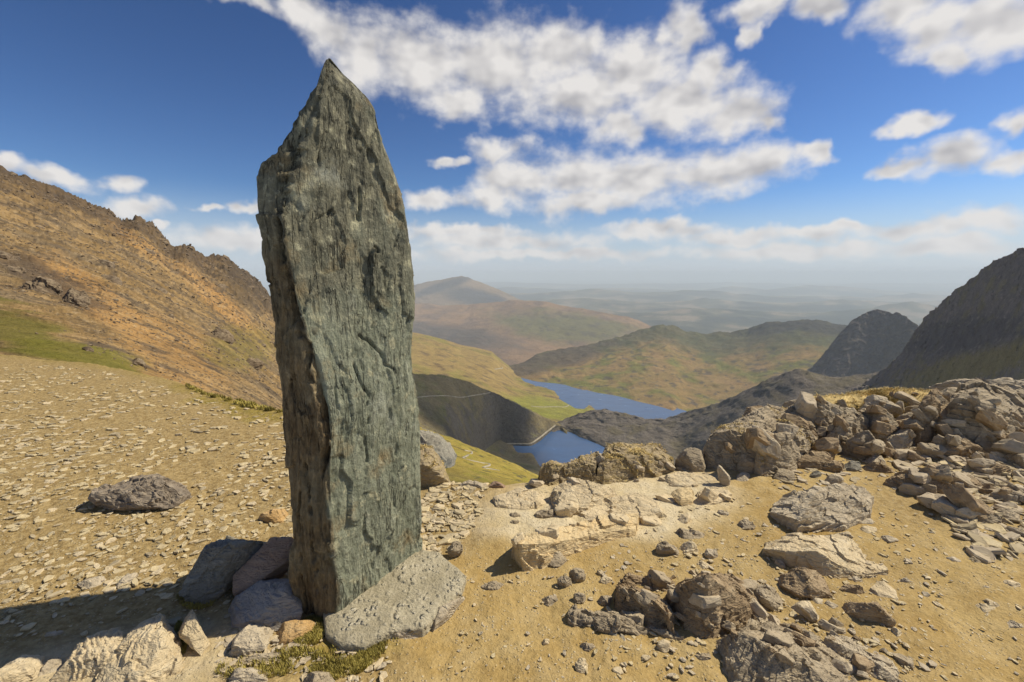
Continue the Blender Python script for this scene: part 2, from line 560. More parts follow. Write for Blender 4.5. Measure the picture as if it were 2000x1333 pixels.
def terrain_mat(name, s, bdist, var=0.5, bstr=0.8):
    """s: size in metres of the broad colour patches"""
    m, b, pr = new_mat(name)
    tc = b.n('ShaderNodeTexCoord')
    p = tc.outputs['Object']
    at = b.n('ShaderNodeAttribute', attribute_name='cover')
    n1 = b.noise(p, 1.0 / s, 8, 0.68)
    n2 = b.noise(p, 7.0 / s, 6, 0.70)
    c = b.mix(b.mapr(n1, 0.35, 0.65, 0, var), at.outputs['Color'], b.mix(1.0, at.outputs['Color'], (0.55, 0.52, 0.50), 'MULTIPLY'))
    c = b.mix(b.mapr(n2, 0.50, 0.72, 0, var), c, b.mix(1.0, c, (1.45, 1.40, 1.30), 'MULTIPLY'))
    c = b.mix(b.mapr(n2, 0.44, 0.30, 0, var * 1.2), c, b.mix(1.0, c, (0.40, 0.38, 0.38), 'MULTIPLY'))
    n3 = b.noise(p, 32.0 / s, 5, 0.70)
    c = b.mix(b.mapr(n3, 0.52, 0.70, 0, var), c, b.mix(1.0, c, (1.5, 1.45, 1.4), 'MULTIPLY'))
    c = b.mix(b.mapr(n3, 0.46, 0.32, 0, var), c, b.mix(1.0, c, (0.45, 0.43, 0.42), 'MULTIPLY'))
    b.link(c, pr.inputs['Base Color'])
    pr.inputs['Roughness'].default_value = 0.95
    pr.inputs['Specular IOR Level'].default_value = 0.05
    h = b.math('ADD', n1, b.math('MULTIPLY', n2, 0.35))
    h = b.math('ADD', h, b.math('MULTIPLY', n3, 0.10))
    bump(b, pr, h, bdist, bstr)
    return m


def plain_mat(name, col, rough=0.9, var=0.3, scale=8.0, spec=0.2):
    m, b, pr = new_mat(name)
    tc = b.n('ShaderNodeTexCoord')
    n1 = b.noise(tc.outputs['Object'], scale, 5, 0.6)
    c = b.mix(b.mapr(n1, 0.35, 0.65), tuple(q * (1 - var) for q in col), tuple(min(1, q * (1 + var)) for q in col))
    b.link(c, pr.inputs['Base Color'])
    pr.inputs['Roughness'].default_value = rough
    pr.inputs['Specular IOR Level'].default_value = spec
    return m


def water_mat(name, col):
    m, b, pr = new_mat(name)
    tc = b.n('ShaderNodeTexCoord')
    n1 = b.noise(b.mapping(tc.outputs['Object'], scale=(1, 2.2, 1)), 0.012, 4, 0.6)
    n2 = b.noise(b.mapping(tc.outputs['Object'], scale=(1, 1.6, 1)), 0.25, 4, 0.65)
    b.link(b.mix(b.mapr(n1, 0.35, 0.65), col, tuple(q * 1.25 for q in col)), pr.inputs['Base Color'])
    b.link(b.mapr(n1, 0.3, 0.7, 0.10, 0.30), pr.inputs['Roughness'])
    pr.inputs['IOR'].default_value = 1.33
    pr.inputs['Specular IOR Level'].default_value = 0.5
    bump(b, pr, n2, 0.35, 0.5)
    return m


# ------------------------------------------------------------------ landscape
def lake_y(py, level):
    return (level - CAMZ) / ray(1000, py)[1]


GLAS, LLYD = -398.0, -558.0
LG = lambda py: float(lake_y(py, GLAS))
LL = lambda py: float(lake_y(py, LLYD))
LAYERS = {}


def hill(name, pts, ncol, nrow, rough, cover, mat, back=0.35, backslope=0.75, curve=1.0, seed=0, nscale=1.0,
         jag=0.0, lowfade=0.15, push=0.0, smooth_foot=True, grit=0.0014):
    """a real hill: crest and foot lines (photo x, photo y, distance) joined by a slope and closed by a far side"""
    a = np.array(pts, float)
    px = np.linspace(a[0, 0], a[-1, 0], ncol)
    pc, yc, pf, yf = [np.interp(px, a[:, 0], a[:, k]) for k in (1, 2, 3, 4)]
    # soften the corners of the polyline a little
    def sm(q, w=5):
        k = np.ones(w) / w
        return np.convolve(np.pad(q, w // 2, mode='edge'), k, mode='valid')
    wd = (ncol // 9) | 1
    for _ in range(2):
        yc, yf = sm(yc, wd), (sm(yf, wd) if smooth_foot else sm(yf, 5))
    pf = sm(pf, 5)
    v = np.linspace(0, 1, nrow)[:, None] ** 0.9
    Y = np.exp(np.log(yf)[None] * (1 - v) + np.log(yc)[None] * v)
    pcs = sm(sm(pc, wd), wd)
    PY = pf[None] * (1 - v ** curve) + pcs[None] * v ** curve + (pc - pcs)[None] * sstep(0.70, 1.0, v)
    SX, T = ray(np.broadcast_to(px, PY.shape), PY)
    X, Z = SX * Y, CAMZ + T * Y
    nb = max(10, nrow // 5)
    w = (np.arange(1, nb + 1) / nb)[:, None]
    Yb = yc[None] * (1 + back * w)
    Zb = Z[-1][None] - backslope * (Yb - yc[None]) * (0.35 + 0.65 * w)
    Xb = SX[-1][None] * Yb
    Vall = np.concatenate([v, 1 - w], 0)
    X, Y, Z = np.concatenate([X, Xb]), np.concatenate([Y, Yb]), np.concatenate([Z, Zb])
    S = float(np.median(yc)) * 0.06 * nscale
    P = np.stack([X, Y, Z * 0.6], -1).reshape(-1, 3)
    n = fbm(P / S, 6, seed, 0.55, ridged=True) * 0.6 + fbm(P / (S * 2.2), 4, seed + 5) * 0.9
    fade = np.clip(Vall / max(lowfade, 1e-3), 0, 1) if lowfade else np.ones_like(Vall)
    amp = rough * Y * np.broadcast_to(fade, Y.shape)
    Z = Z + n.reshape(Z.shape) * amp
    if jag:
        j = fbm(P / (S * 0.35), 4, seed + 9, 0.6, ridged=True).reshape(Z.shape)
        Z = Z + j * jag * Y * np.exp(-((1 - Vall) / 0.22) ** 2)
    if grit:
        LP = np.stack([X / Y, np.log(Y), Z / Y], -1).reshape(-1, 3)
        g1 = fbm(LP * 38.0, 4, seed + 19, 0.6, ridged=True) + 0.7 * fbm(LP * 95.0, 3, seed + 20, 0.6)
        gm_ = sstep(-0.25, 0.25, fbm(LP * 9.0, 3, seed + 21))
        Z = Z + (g1 * (0.25 + gm_)).reshape(Z.shape) * grit * Y * np.broadcast_to(fade, Y.shape)
    if push:
        j = fbm(np.stack([X, Y, Z], -1).reshape(-1, 3) / (S * 0.5), 6, seed + 13, 0.6, ridged=True).reshape(Z.shape)
        Y = Y * (1 - push * j)
        X = X * (1 - push * 0.5 * j)
    V = np.stack([X, Y, Z], -1)
    flat = V.reshape(-1, 3)
    # slope for land cover
    dzr = np.gradient(Z, axis=0)
    dyr = np.gradient(Y, axis=0)
    dzc = np.gradient(Z, axis=1)
    dxc = np.gradient(X, axis=1)
    steep = np.sqrt((dzr / np.where(np.abs(dyr) < 1e-3, 1e-3, dyr)) ** 2 + (dzc / np.where(np.abs(dxc) < 1e-3, 1e-3, dxc)) ** 2)
    qx, qy = project(flat)
    F = grid_faces(*Z.shape)
    rgb = cover(flat, qx, qy, np.clip(steep.ravel(), 0, 4), np.broadcast_to(Vall, Z.shape).ravel(), S)
    org = flat[Z.shape[1] // 2]
    me = mesh_from(name, flat - org, F)
    set_attr(me, 'cover', rgb)
    o = link(name, me, mat, org)
    tag(o, kind='structure')
    front = slice(0, nrow * ncol)
    LAYERS[len(LAYERS)] = dict(name=name, P=flat[front], px=qx[front], py=qy[front])
    return o


def blend(c, col, f):
    f = np.clip(f, 0, 1)[:, None]
    return c * (1 - f) + np.array(col) * f


def zone(qx, qy, cx, cy, rx, ry, ang=0.0, warp=0.0):
    a = radians(ang)
    dx, dy = qx - cx, qy - cy
    u, w = (dx * cos(a) + dy * sin(a)) / rx, (-dx * sin(a) + dy * cos(a)) / ry
    return sstep(1.25, 0.6, np.sqrt(u * u + w * w) + warp)


TAN, ORANGE, GREEN, SCREE, ROCKC = (0.30, 0.20, 0.085), (0.46, 0.27, 0.10), (0.185, 0.165, 0.04), (0.25, 0.185, 0.105), (0.12, 0.095, 0.07)


def cov_hillside(P, qx, qy, st, v, S):
    n = fbm(P / 18.0, 5, 31)
    n2 = fbm(P / 5.0, 4, 32)
    c = np.tile(np.array(TAN), (len(P), 1))
    c = blend(c, SCREE, sstep(-0.1, 0.25, n))
    # streaks of scree running down the slope
    up = np.stack([P[:, 0] * 0.05 + P[:, 2] * 0.05, P[:, 1] * 0.02, P[:, 2] * 0.02], 1)
    s = fbm(up * 1.6, 4, 33)
    c = blend(c, ORANGE, zone(qx, qy, 190, 585, 150, 34, 36, n2 * 0.6) * 0.9)
    c = blend(c, ORANGE, zone(qx, qy, 330, 690, 120, 60, 30, n2 * 0.7) * 0.7)
    c = blend(c, ORANGE, zone(qx, qy, 430, 590, 120, 20, 42, n2 * 0.6) * 0.9)
    c = blend(c, ORANGE, zone(qx, qy, 270, 475, 90, 14, 36, n2 * 0.6) * 0.7)
    st_ = fbm(np.stack([np.log(P[:, 1]) * 26, P[:, 0] / P[:, 1] * 5, P[:, 2] * 0], 1), 5, 34, 0.6)
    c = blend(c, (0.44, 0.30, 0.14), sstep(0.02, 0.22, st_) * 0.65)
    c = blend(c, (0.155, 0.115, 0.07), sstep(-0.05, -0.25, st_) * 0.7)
    LPn = np.stack([P[:, 0] / P[:, 1], np.log(P[:, 1]), P[:, 2] / P[:, 1]], 1)
    n3_ = fbm(LPn * 60, 4, 36, 0.6)
    c = blend(c, (0.10, 0.075, 0.05), sstep(0.14, 0.30, n3_ + 0.3 * n) * 0.8)
    c = blend(c, (0.50, 0.38, 0.22), sstep(0.16, 0.34, -n3_) * 0.5)
    c = blend(c, GREEN, zone(qx, qy, 30, 640, 95, 42, 22, n2 * 1.3) * 0.85)
    c = blend(c, (0.20, 0.19, 0.035), zone(qx, qy, 160, 690, 140, 25, 10, n2 * 0.7) * 0.8)
    c = blend(c, (0.22, 0.19, 0.05), zone(qx, qy, 470, 680, 70, 45, 0, n2 * 0.8) * 0.5)
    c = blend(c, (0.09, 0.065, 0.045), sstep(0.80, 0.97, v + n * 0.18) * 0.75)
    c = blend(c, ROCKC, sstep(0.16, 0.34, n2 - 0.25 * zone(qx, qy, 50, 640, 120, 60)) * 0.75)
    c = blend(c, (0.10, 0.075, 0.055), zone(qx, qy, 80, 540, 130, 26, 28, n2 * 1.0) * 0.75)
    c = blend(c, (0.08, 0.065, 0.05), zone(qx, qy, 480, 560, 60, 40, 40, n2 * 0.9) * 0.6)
    return c


def cov_dark(P, qx, qy, st, v, S):
    n = fbm(P / S, 5, 41)
    c = np.tile(np.array((0.22, 0.18, 0.095)), (len(P), 1))
    c = blend(c, (0.18, 0.18, 0.06), sstep(-0.05, 0.3, n) * 0.7)
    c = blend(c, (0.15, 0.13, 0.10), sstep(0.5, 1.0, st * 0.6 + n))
    return c


def cov_gribin(P, qx, qy, st, v, S):
    n = fbm(P / S, 5, 43)
    c = np.tile(np.array((0.19, 0.165, 0.135)), (len(P), 1))
    c = blend(c, (0.17, 0.145, 0.08), sstep(0.0, 0.3, n) * 0.7)
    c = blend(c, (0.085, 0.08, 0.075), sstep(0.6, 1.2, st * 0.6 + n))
    return c


def cov_spur(P, qx, qy, st, v, S):
    n = fbm(P / S, 5, 45)
    n2 = fbm(P / (S * 0.3), 4, 46)
    c = np.tile(np.array((0.35, 0.25, 0.085)), (len(P), 1))
    c = blend(c, (0.26, 0.23, 0.05), sstep(-0.0, 0.3, n) * 0.8)
    c = blend(c, (0.17, 0.115, 0.06), sstep(0.05, 0.35, n2) * 0.8)
    c = blend(c, (0.27, 0.28, 0.04), zone(qx, qy, 1080, 800, 110, 22, 10, n2 * 0.5) * 0.8)
    return c


def cov_beyond(P, qx, qy, st, v, S):
    n = fbm(P / S, 5, 47)
    n2 = fbm(P / (S * 0.25), 4, 48)
    c = np.tile(np.array((0.30, 0.21, 0.075)), (len(P), 1))
    c = blend(c, (0.19, 0.19, 0.042), sstep(-0.05, 0.30, n))
    c = blend(c, (0.37, 0.235, 0.10), sstep(0.05, 0.35, -n) * 0.7)
    c = blend(c, (0.105, 0.085, 0.07), sstep(0.12, 0.30, n2 + 0.12 * n) * 0.8)
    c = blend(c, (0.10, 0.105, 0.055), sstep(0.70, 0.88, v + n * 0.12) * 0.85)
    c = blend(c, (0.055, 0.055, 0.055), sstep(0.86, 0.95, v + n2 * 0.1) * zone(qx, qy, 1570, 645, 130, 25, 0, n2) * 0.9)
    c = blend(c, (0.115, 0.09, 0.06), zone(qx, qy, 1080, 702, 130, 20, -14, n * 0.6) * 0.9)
    return c


def cov_lliwedd(P, qx, qy, st, v, S):
    n = fbm(P / S, 5, 49)
    c = np.tile(np.array((0.15, 0.13, 0.12)), (len(P), 1))
    c = blend(c, (0.20, 0.17, 0.135), sstep(0.05, 0.3, n) * 0.8)
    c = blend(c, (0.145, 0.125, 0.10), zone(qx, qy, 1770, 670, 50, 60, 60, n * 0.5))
    return c


def cov_right(P, qx, qy, st, v, S):
    n = fbm(P / 14.0, 5, 51)
    n2 = fbm(P / 4.0, 4, 52)
    c = np.tile(np.array((0.23, 0.20, 0.17)), (len(P), 1))
    c = blend(c, (0.27, 0.235, 0.12), sstep(0.05, 0.3, n) * 0.7)
    c = blend(c, (0.36, 0.31, 0.26), sstep(0.2, 0.42, n2) * 0.7)
    c = blend(c, (0.30, 0.25, 0.10), zone(qx, qy, 1900, 715, 160, 30, -14, n2 * 0.8) * 0.8)
    c = blend(c, (0.13, 0.12, 0.115), zone(qx, qy, 1880, 655, 130, 35, -10, n2 * 0.8) * 0.7)
    return c


def cov_near(P, qx, qy, st, v, S):
    n = fbm(P / 22.0, 5, 53)
    n2 = fbm(P / 6.0, 4, 54)
    c = np.tile(np.array((0.15, 0.125, 0.055)), (len(P), 1))
    c = blend(c, (0.36, 0.285, 0.07), sstep(0.35, 0.75, v + n * 0.25))
    c = blend(c, (0.26, 0.245, 0.04), sstep(0.0, 0.25, n2) * 0.7)
    c = blend(c, (0.10, 0.085, 0.065), sstep(0.18, 0.36, n2 + n * 0.4) * 0.8)
    return c


def cov_brown(P, qx, qy, st, v, S):
    n = fbm(P / S, 5, 55)
    n2 = fbm(P / (S * 0.3), 4, 56)
    c = np.tile(np.array((0.30, 0.19, 0.105)), (len(P), 1))
    c = blend(c, (0.20, 0.135, 0.09), sstep(-0.05, 0.25, n))
    c = blend(c, (0.135, 0.135, 0.05), zone(qx, qy, 1110, 640, 140, 32, 6, n * 0.8) * 0.85)
    c = blend(c, (0.075, 0.095, 0.045), sstep(0.10, 0.3, n2) * zone(qx, qy, 1130, 645, 140, 30, 8) * 0.9)
    c = blend(c, (0.10, 0.085, 0.07), zone(qx, qy, 850, 655, 170, 24, 6, n * 0.6) * 0.9)  # cloud shadow along the hill foot, painted into the moor colour
    c = blend(c, (0.16, 0.11, 0.08), sstep(0.12, 0.3, n2) * 0.5)
    return c


def cov_siabod(P, qx, qy, st, v, S):
    n = fbm(P / S, 5, 57)
    c = np.tile(np.array((0.27, 0.20, 0.13)), (len(P), 1))
    c = blend(c, (0.07, 0.07, 0.075), zone(qx, qy, 930, 582, 75, 18, 12, n * 0.5))  # dark patches: forest, and the mountain's shaded slopes put into the land colour
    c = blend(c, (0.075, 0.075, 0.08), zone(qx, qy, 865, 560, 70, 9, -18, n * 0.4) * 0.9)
    c = blend(c, (0.10, 0.095, 0.085), sstep(0.05, 0.3, n) * 0.5)
    return c


def cov_far(P, qx, qy, st, v, S):
    n = fbm(P / (S * 1.2), 5, 59)
    n2 = fbm(P / (S * 0.35), 4, 60)
    c = np.tile(np.array((0.10, 0.10, 0.065)), (len(P), 1))
    c = blend(c, (0.035, 0.045, 0.038), sstep(-0.10, 0.10, n))
    c = blend(c, (0.24, 0.19, 0.13), sstep(0.14, 0.30, -n + n2 * 0.6))
    return c


T_near = terrain_mat('hill_near', 9.0, 1.6, 0.6)
T_mid = terrain_mat('hill_mid', 45.0, 9.0, 0.75, 1.0)
T_far = terrain_mat('hill_far', 500.0, 45.0, 0.45)

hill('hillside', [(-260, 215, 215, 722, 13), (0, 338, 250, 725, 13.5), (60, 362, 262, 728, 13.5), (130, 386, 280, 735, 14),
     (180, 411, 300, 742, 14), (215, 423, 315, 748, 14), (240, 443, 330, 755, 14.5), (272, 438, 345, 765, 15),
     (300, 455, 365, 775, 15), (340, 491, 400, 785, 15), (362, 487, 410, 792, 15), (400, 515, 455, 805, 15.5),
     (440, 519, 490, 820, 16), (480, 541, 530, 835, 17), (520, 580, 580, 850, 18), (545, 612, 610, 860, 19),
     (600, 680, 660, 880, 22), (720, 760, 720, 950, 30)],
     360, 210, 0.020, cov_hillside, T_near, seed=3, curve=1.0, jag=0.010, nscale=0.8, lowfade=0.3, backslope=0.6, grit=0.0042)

hill('slope', [(640, 800, 330, 1020, 34), (760, 812, 300, 1020, 34), (820, 838, 280, 1020, 34), (860, 852, 260, 1020, 34), (900, 868, 250, 1020, 34),
     (950, 892, 235, 1020, 34), (1000, 912, 220, 1020, 34), (1050, 936, 205, 1020, 32), (1100, 962, 190, 1030, 32),
     (1400, 1010, 170, 1060, 30)], 200, 130, 0.012, cov_near, terrain_mat('hill_close', 14.0, 2.2, 0.6), seed=8, nscale=1.5, lowfade=0.1)

hill('valley_floor', [(740, 905, 560, 1000, 300), (820, 900, 640, 1000, 300), (900, 890, 800, 1000, 320), (950, 882, 940, 990, 340), (975, 880, LG(880), 990, 350), (985, 886, LG(886), 990, 350),
     (1007, 896, LG(896), 990, 350), (1038, 903, LG(903), 990, 350), (1060, 914, LG(914), 990, 350), (1110, 930, LG(930), 1000, 350),
     (1300, 950, LG(950), 1010, 330), (1500, 960, 760, 1020, 300)], 160, 60, 0.0015, cov_dark, T_mid, smooth_foot=False, grit=0.0004, seed=9, backslope=0.10, back=0.3)

hill('slope', [(660, 660, 800, 960, 380), (760, 712, 850, 950, 420), (810, 733, 890, 940, 500), (870, 737, 940, 920, 600), (910, 748, 975, 905, 760),
     (950, 765, 1010, 888, 930), (975, 775, 1030, 873, LG(873)), (1000, 788, 1050, 870, LG(870)), (1038, 808, 1085, 872, LG(872)),
     (1055, 817, 1110, 862, LG(862)), (1076, 827, 1150, 843, LG(843)), (1090, 832, 1180, 837, LG(837)), (1108, 845, 1200, 850, LG(850))],
     260, 130, 0.010, cov_dark, T_mid, smooth_foot=False, seed=12, nscale=0.9, curve=0.9)

hill('ridge', [(1078, 840, 1215, 846, LG(846)), (1092, 829, 1225, 837, LG(837)), (1110, 818, 1230, 842, LG(842)), (1130, 811, 1235, 852, LG(852)), (1159, 806, 1230, 862, LG(862)),
     (1185, 806, 1215, 875, LG(875)), (1220, 813, 1190, 892, LG(892)), (1260, 821, 1160, 910, LG(910)), (1300, 820, 1130, 930, LG(930)),
     (1330, 812, 1110, 945, 880), (1370, 800, 1080, 960, 800), (1400, 792, 1060, 970, 750), (1450, 768, 1020, 970, 700), (1500, 745, 985, 970, 680),
     (1550, 727, 960, 960, 660), (1590, 731, 950, 950, 640), (1640, 738, 930, 940, 620), (1700, 735, 910, 930, 600),
     (1750, 722, 890, 920, 580), (1850, 700, 860, 900, 560), (2100, 680, 820, 900, 520)],
     340, 110, 0.010, cov_gribin, T_mid, smooth_foot=False, seed=15, jag=0.004, curve=0.85, backslope=0.9, push=0.010)

hill('mountain', [(1560, 815, 620, 900, 470), (1620, 786, 600, 895, 450), (1650, 772, 585, 890, 430), (1700, 742, 555, 885, 400), (1730, 721, 535, 880, 385), (1760, 690, 515, 880, 370),
     (1780, 655, 500, 880, 360), (1800, 628, 485, 880, 350), (1820, 611, 470, 880, 340), (1850, 583, 448, 880, 322), (1880, 560, 426, 880, 304),
     (1910, 534, 402, 880, 286), (1935, 517, 385, 880, 272), (1950, 514, 374, 880, 264), (1970, 502, 360, 880, 254), (2000, 488, 340, 880, 240),
     (2100, 430, 300, 880, 210), (2350, 320, 250, 900, 170)], 320, 170, 0.012, cov_right, T_near, seed=18, jag=0.006, nscale=0.8, push=0.022, grit=0.003)

hill('mountain', [(1540, 745, 1700, 800, 1560), (1560, 735, 1700, 800, 1560), (1582, 722, 1705, 800, 1560), (1610, 690, 1715, 800, 1560), (1640, 651, 1725, 800, 1560), (1660, 629, 1730, 800, 1560),
     (1674, 621, 1735, 800, 1550), (1690, 614, 1740, 800, 1540), (1706, 608, 1740, 800, 1530), (1722, 609, 1730, 800, 1510), (1740, 615, 1700, 800, 1480),
     (1749, 611, 1680, 800, 1450), (1772, 624, 1630, 800, 1400), (1792, 638, 1590, 800, 1370), (1830, 668, 1540, 800, 1330), (1900, 715, 1480, 820, 1300)],
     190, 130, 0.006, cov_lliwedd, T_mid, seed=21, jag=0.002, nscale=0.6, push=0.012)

hill('slope', [(640, 590, 2500, 800, 1180), (760, 640, 2420, 800, 1200), (805, 657, 2400, 800, 1220), (835, 663, 2410, 800, 1230), (870, 673, 2430, 800, 1240), (900, 684, 2460, 805, 1250),
     (930, 690, 2500, 810, 1260), (960, 698, 2550, 815, 1270), (985, 722, LL(733) * 0.99, 820, 1280), (1007, 741, LL(741), 825, 1290), (1041, 757, LL(757), 830, 1300),
     (1083, 775, LL(775), 835, 1320), (1124, 797, LL(797), 838, 1340), (1150, 802, LL(802), 838, 1360), (1175, 812, LL(812), 838, 1400), (1260, 832, LL(832), 845, 1420), (1330, 845, LL(845), 852, 1430)],
     280, 120, 0.0022, cov_spur, T_mid, smooth_foot=False, grit=0.0004, seed=24, backslope=0.06, back=0.12, nscale=1.2)

hill('moorland', [(965, 722, 2700, 729, 2590), (985, 722, 2720, 730, LL(730)), (1017, 713, 2800, 738, LL(738)), (1048, 698, 2900, 746, LL(746)), (1093, 688, 3050, 750, LL(750)),
     (1128, 683, 3120, 760, LL(760)), (1162, 676, 3150, 767, LL(767)), (1207, 661, 3190, 774, LL(774)), (1245, 648, 3200, 785, LL(785)),
     (1283, 640, 3240, 793, LL(793)), (1318, 641, 3250, 804, LL(804)), (1340, 651, 3240, 830, 1760), (1380, 656, 3190, 860, 1600), (1420, 654, 3140, 870, 1560), (1460, 650, 3060, 880, 1530),
     (1500, 633, 2950, 880, 1500), (1540, 629, 2900, 880, 1480), (1580, 627, 2850, 880, 1470), (1620, 632, 2800, 880, 1460),
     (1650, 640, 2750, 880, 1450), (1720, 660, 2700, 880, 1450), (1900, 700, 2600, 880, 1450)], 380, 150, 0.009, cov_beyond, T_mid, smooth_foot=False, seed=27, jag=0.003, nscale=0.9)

hill('moorland', [(600, 600, 6400, 745, 3300), (805, 592, 6500, 745, 3300), (860, 598, 6450, 745, 3300), (920, 597, 6350, 745, 3300), (960, 591, 6250, 745, 3300), (1000, 588, 6100, 745, 3300),
     (1060, 592, 5950, 745, 3350), (1120, 602, 5800, 745, 3400), (1180, 612, 5650, 745, 3450), (1230, 624, 5500, 745, 3500), (1260, 637, 5350, 745, 3550), (1340, 662, 5100, 745, 3700), (1420, 690, 4900, 745, 3900)],
     260, 110, 0.007, cov_brown, T_far, seed=30)

hill('mountain', [(560, 585, 9200, 640, 7400), (700, 572, 9100, 640, 7300), (805, 560, 9000, 640, 7200), (840, 552, 9000, 640, 7200), (870, 547, 9000, 640, 7200), (902, 542, 9000, 640, 7200), (914, 545, 9000, 640, 7200),
     (950, 559, 8900, 640, 7200), (980, 570, 8800, 640, 7200), (1010, 584, 8600, 640, 7200), (1050, 602, 8400, 640, 7200), (1090, 618, 8200, 640, 7200)],
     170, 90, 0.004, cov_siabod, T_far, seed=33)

for k, (yy, pl) in enumerate([
    (8600, [(880, 612), (950, 606), (1050, 610), (1150, 606), (1250, 613), (1350, 604), (1450, 608), (1550, 615), (1620, 612), (1700, 604), (1780, 592), (1830, 600), (1900, 606), (2150, 602)]),
    (11500, [(820, 596), (950, 592), (1060, 590), (1150, 583), (1260, 594), (1360, 586), (1440, 590), (1540, 596), (1640, 590), (1740, 594), (1900, 588), (2150, 592)]),
    (15500, [(700, 578), (950, 579), (1050, 575), (1150, 568), (1250, 578), (1330, 571), (1420, 573), (1500, 579), (1600, 580), (1700, 584), (1780, 578), (1850, 582), (2150, 582)]),
    (22000, [(700, 566), (900, 567), (1000, 562), (1100, 567), (1200, 563), (1350, 570), (1430, 561), (1500, 567), (1580, 559), (1650, 561), (1720, 569), (1800, 571), (2150, 569)]),
    (33000, [(600, 557), (1000, 553), (1150, 556), (1300, 557), (1400, 553), (1600, 556), (1800, 555), (2150, 557)])]):
    y0 = yy * 0.80
    pf = float(np.interp(-901.6 / y0, ray(1000, np.arange(760, 540, -1.0))[1], np.arange(760, 540, -1.0)))
    hill('hills', [(a, c, yy, pf, y0) for a, c in pl], 170, 44, 0.0075 if k < 3 else 0.0026, cov_far, terrain_mat('hill_blue', 700.0 * (1 + k), 60.0, 0.5), seed=40 + k, nscale=1.5, lowfade=0.6)

# low country out to the horizon
me = mesh_from('terrain', [(-90000, 2600, -900), (90000, 2600, -900), (90000, 70000, -900), (-90000, 70000, -900)], [(0, 1, 2, 3)])
set_attr(me, 'cover', np.tile(np.array((0.06, 0.07, 0.055)), (4, 1)))
tag(link('terrain', me, T_far), kind='structure')


def lake(name, poly, level, mat):
    V = []
    for (a, c) in poly:
        sx, t = ray(a, c)
        y = (level - CAMZ) / t
        V.append((sx * y, y, 0.0))
    V = np.array(V)
    org = V.mean(0)
    org[2] = 0
    me = mesh_from(name, V - org, [list(range(len(V)))], smooth=False)
    o = link(name, me, mat, (org[0], org[1], level))
    return tag(o, kind='structure')


W = water_mat('lake_water', (0.036, 0.085, 0.19))
lake('lake', [(955, 868), (981, 866), (1007, 864), (1038, 866), (1055, 856), (1076, 838), (1090, 831), (1108, 836), (1131, 846), (1165, 856), (1190, 868),
              (1280, 900), (1320, 955), (1050, 935), (1020, 906), (1000, 900), (980, 890), (960, 884)], GLAS, W)
lake('lake', [(975, 727), (990, 727), (1020, 734), (1050, 742), (1093, 746), (1130, 755), (1165, 763), (1210, 770), (1250, 780), (1290, 788), (1340, 803), (1380, 850),
              (1250, 850), (1150, 830), (1120, 803), (1078, 778), (1036, 760), (1000, 744)], LLYD, W)


# footpaths draped over the slopes
def path(pts, layer_ids, width, lift, mat):
    """pts: photo positions; each is carried to the slope it crosses"""
    P = []
    a = np.array(pts, float)
    seg = np.r_[0, np.cumsum(np.hypot(*np.diff(a, axis=0).T))]
    s = np.linspace(0, seg[-1], int(seg[-1] / 3) + 2)
    xs, ys = np.interp(s, seg, a[:, 0]), np.interp(s, seg, a[:, 1])
    Q = np.concatenate([LAYERS[i]['P'] for i in layer_ids])
    qx = np.concatenate([LAYERS[i]['px'] for i in layer_ids])
    qy = np.concatenate([LAYERS[i]['py'] for i in layer_ids])
    for x_, y_ in zip(xs, ys):
        d = (qx - x_) ** 2 + (qy - y_) ** 2
        i = np.argpartition(d, 4)[:4]
        w = 1 / (d[i] + 0.3)
        P.append((Q[i] * w[:, None]).sum(0) / w.sum())
    P = np.array(P)
    k = np.ones(5) / 5
    for c in range(3):
        P[:, c] = np.convolve(np.pad(P[:, c], 2, mode='edge'), k, mode='valid')
    P[:, 2] += lift
    t = np.gradient(P, axis=0)
    # across the path: level and perpendicular to its run
    nrm = np.stack([t[:, 1], -t[:, 0], np.zeros(len(t))], 1)
    nrm /= np.linalg.norm(nrm, axis=1)[:, None] + 1e-9
    wv = width * (0.8 + 0.5 * fbm(P3(s * 0.1, s * 0), 3, 5))[:, None]
    V = np.concatenate([P - nrm * wv, P + nrm * wv, P - nrm * wv * 1.2 - [0, 0, lift * 2], P + nrm * wv * 1.2 - [0, 0, lift * 2]])
    n = len(P)
    F = []
    for i in range(n - 1):
        F += [(i, i + 1, n + i + 1, n + i), (i, 2 * n + i, 2 * n + i + 1, i + 1), (n + i, n + i + 1, 3 * n + i + 1, 3 * n + i)]
    org = V.mean(0)
    o = link('path', mesh_from('path', V - org, F), mat, org)
    return tag(o, kind='structure')


LN = {}
for i, d in LAYERS.items():
    LN.setdefault(d['name'], []).append(i)
PM = plain_mat('path_gravel', (0.33, 0.29, 0.21), scale=0.1)
SL = LN['slope']
path([(812, 777), (840, 774), (870, 773), (900, 777), (930, 772), (960, 767)], [SL[1]], 0.9, 0.8, PM)
path([(962, 880), (958, 874), (970, 868), (1000, 867), (1035, 868), (1050, 858), (1070, 842), (1086, 830)], [SL[1]], 1.7, 1.6, PM)
path([(1035, 794), (1060, 796), (1085, 795), (1105, 796), (1112, 791)], [SL[2]], 2.0, 1.8, PM)
path([(963, 722), (980, 720), (987, 716), (988, 710)], [SL[2]], 2.6, 2.2, PM)
path([(905, 879), (925, 884), (900, 896), (935, 903), (960, 908), (940, 914), (975, 920)], [SL[0]], 0.5, 0.25, PM)
path([(822, 833), (840, 842), (835, 846), (852, 855)], [SL[0]], 0.5, 0.25, PM)


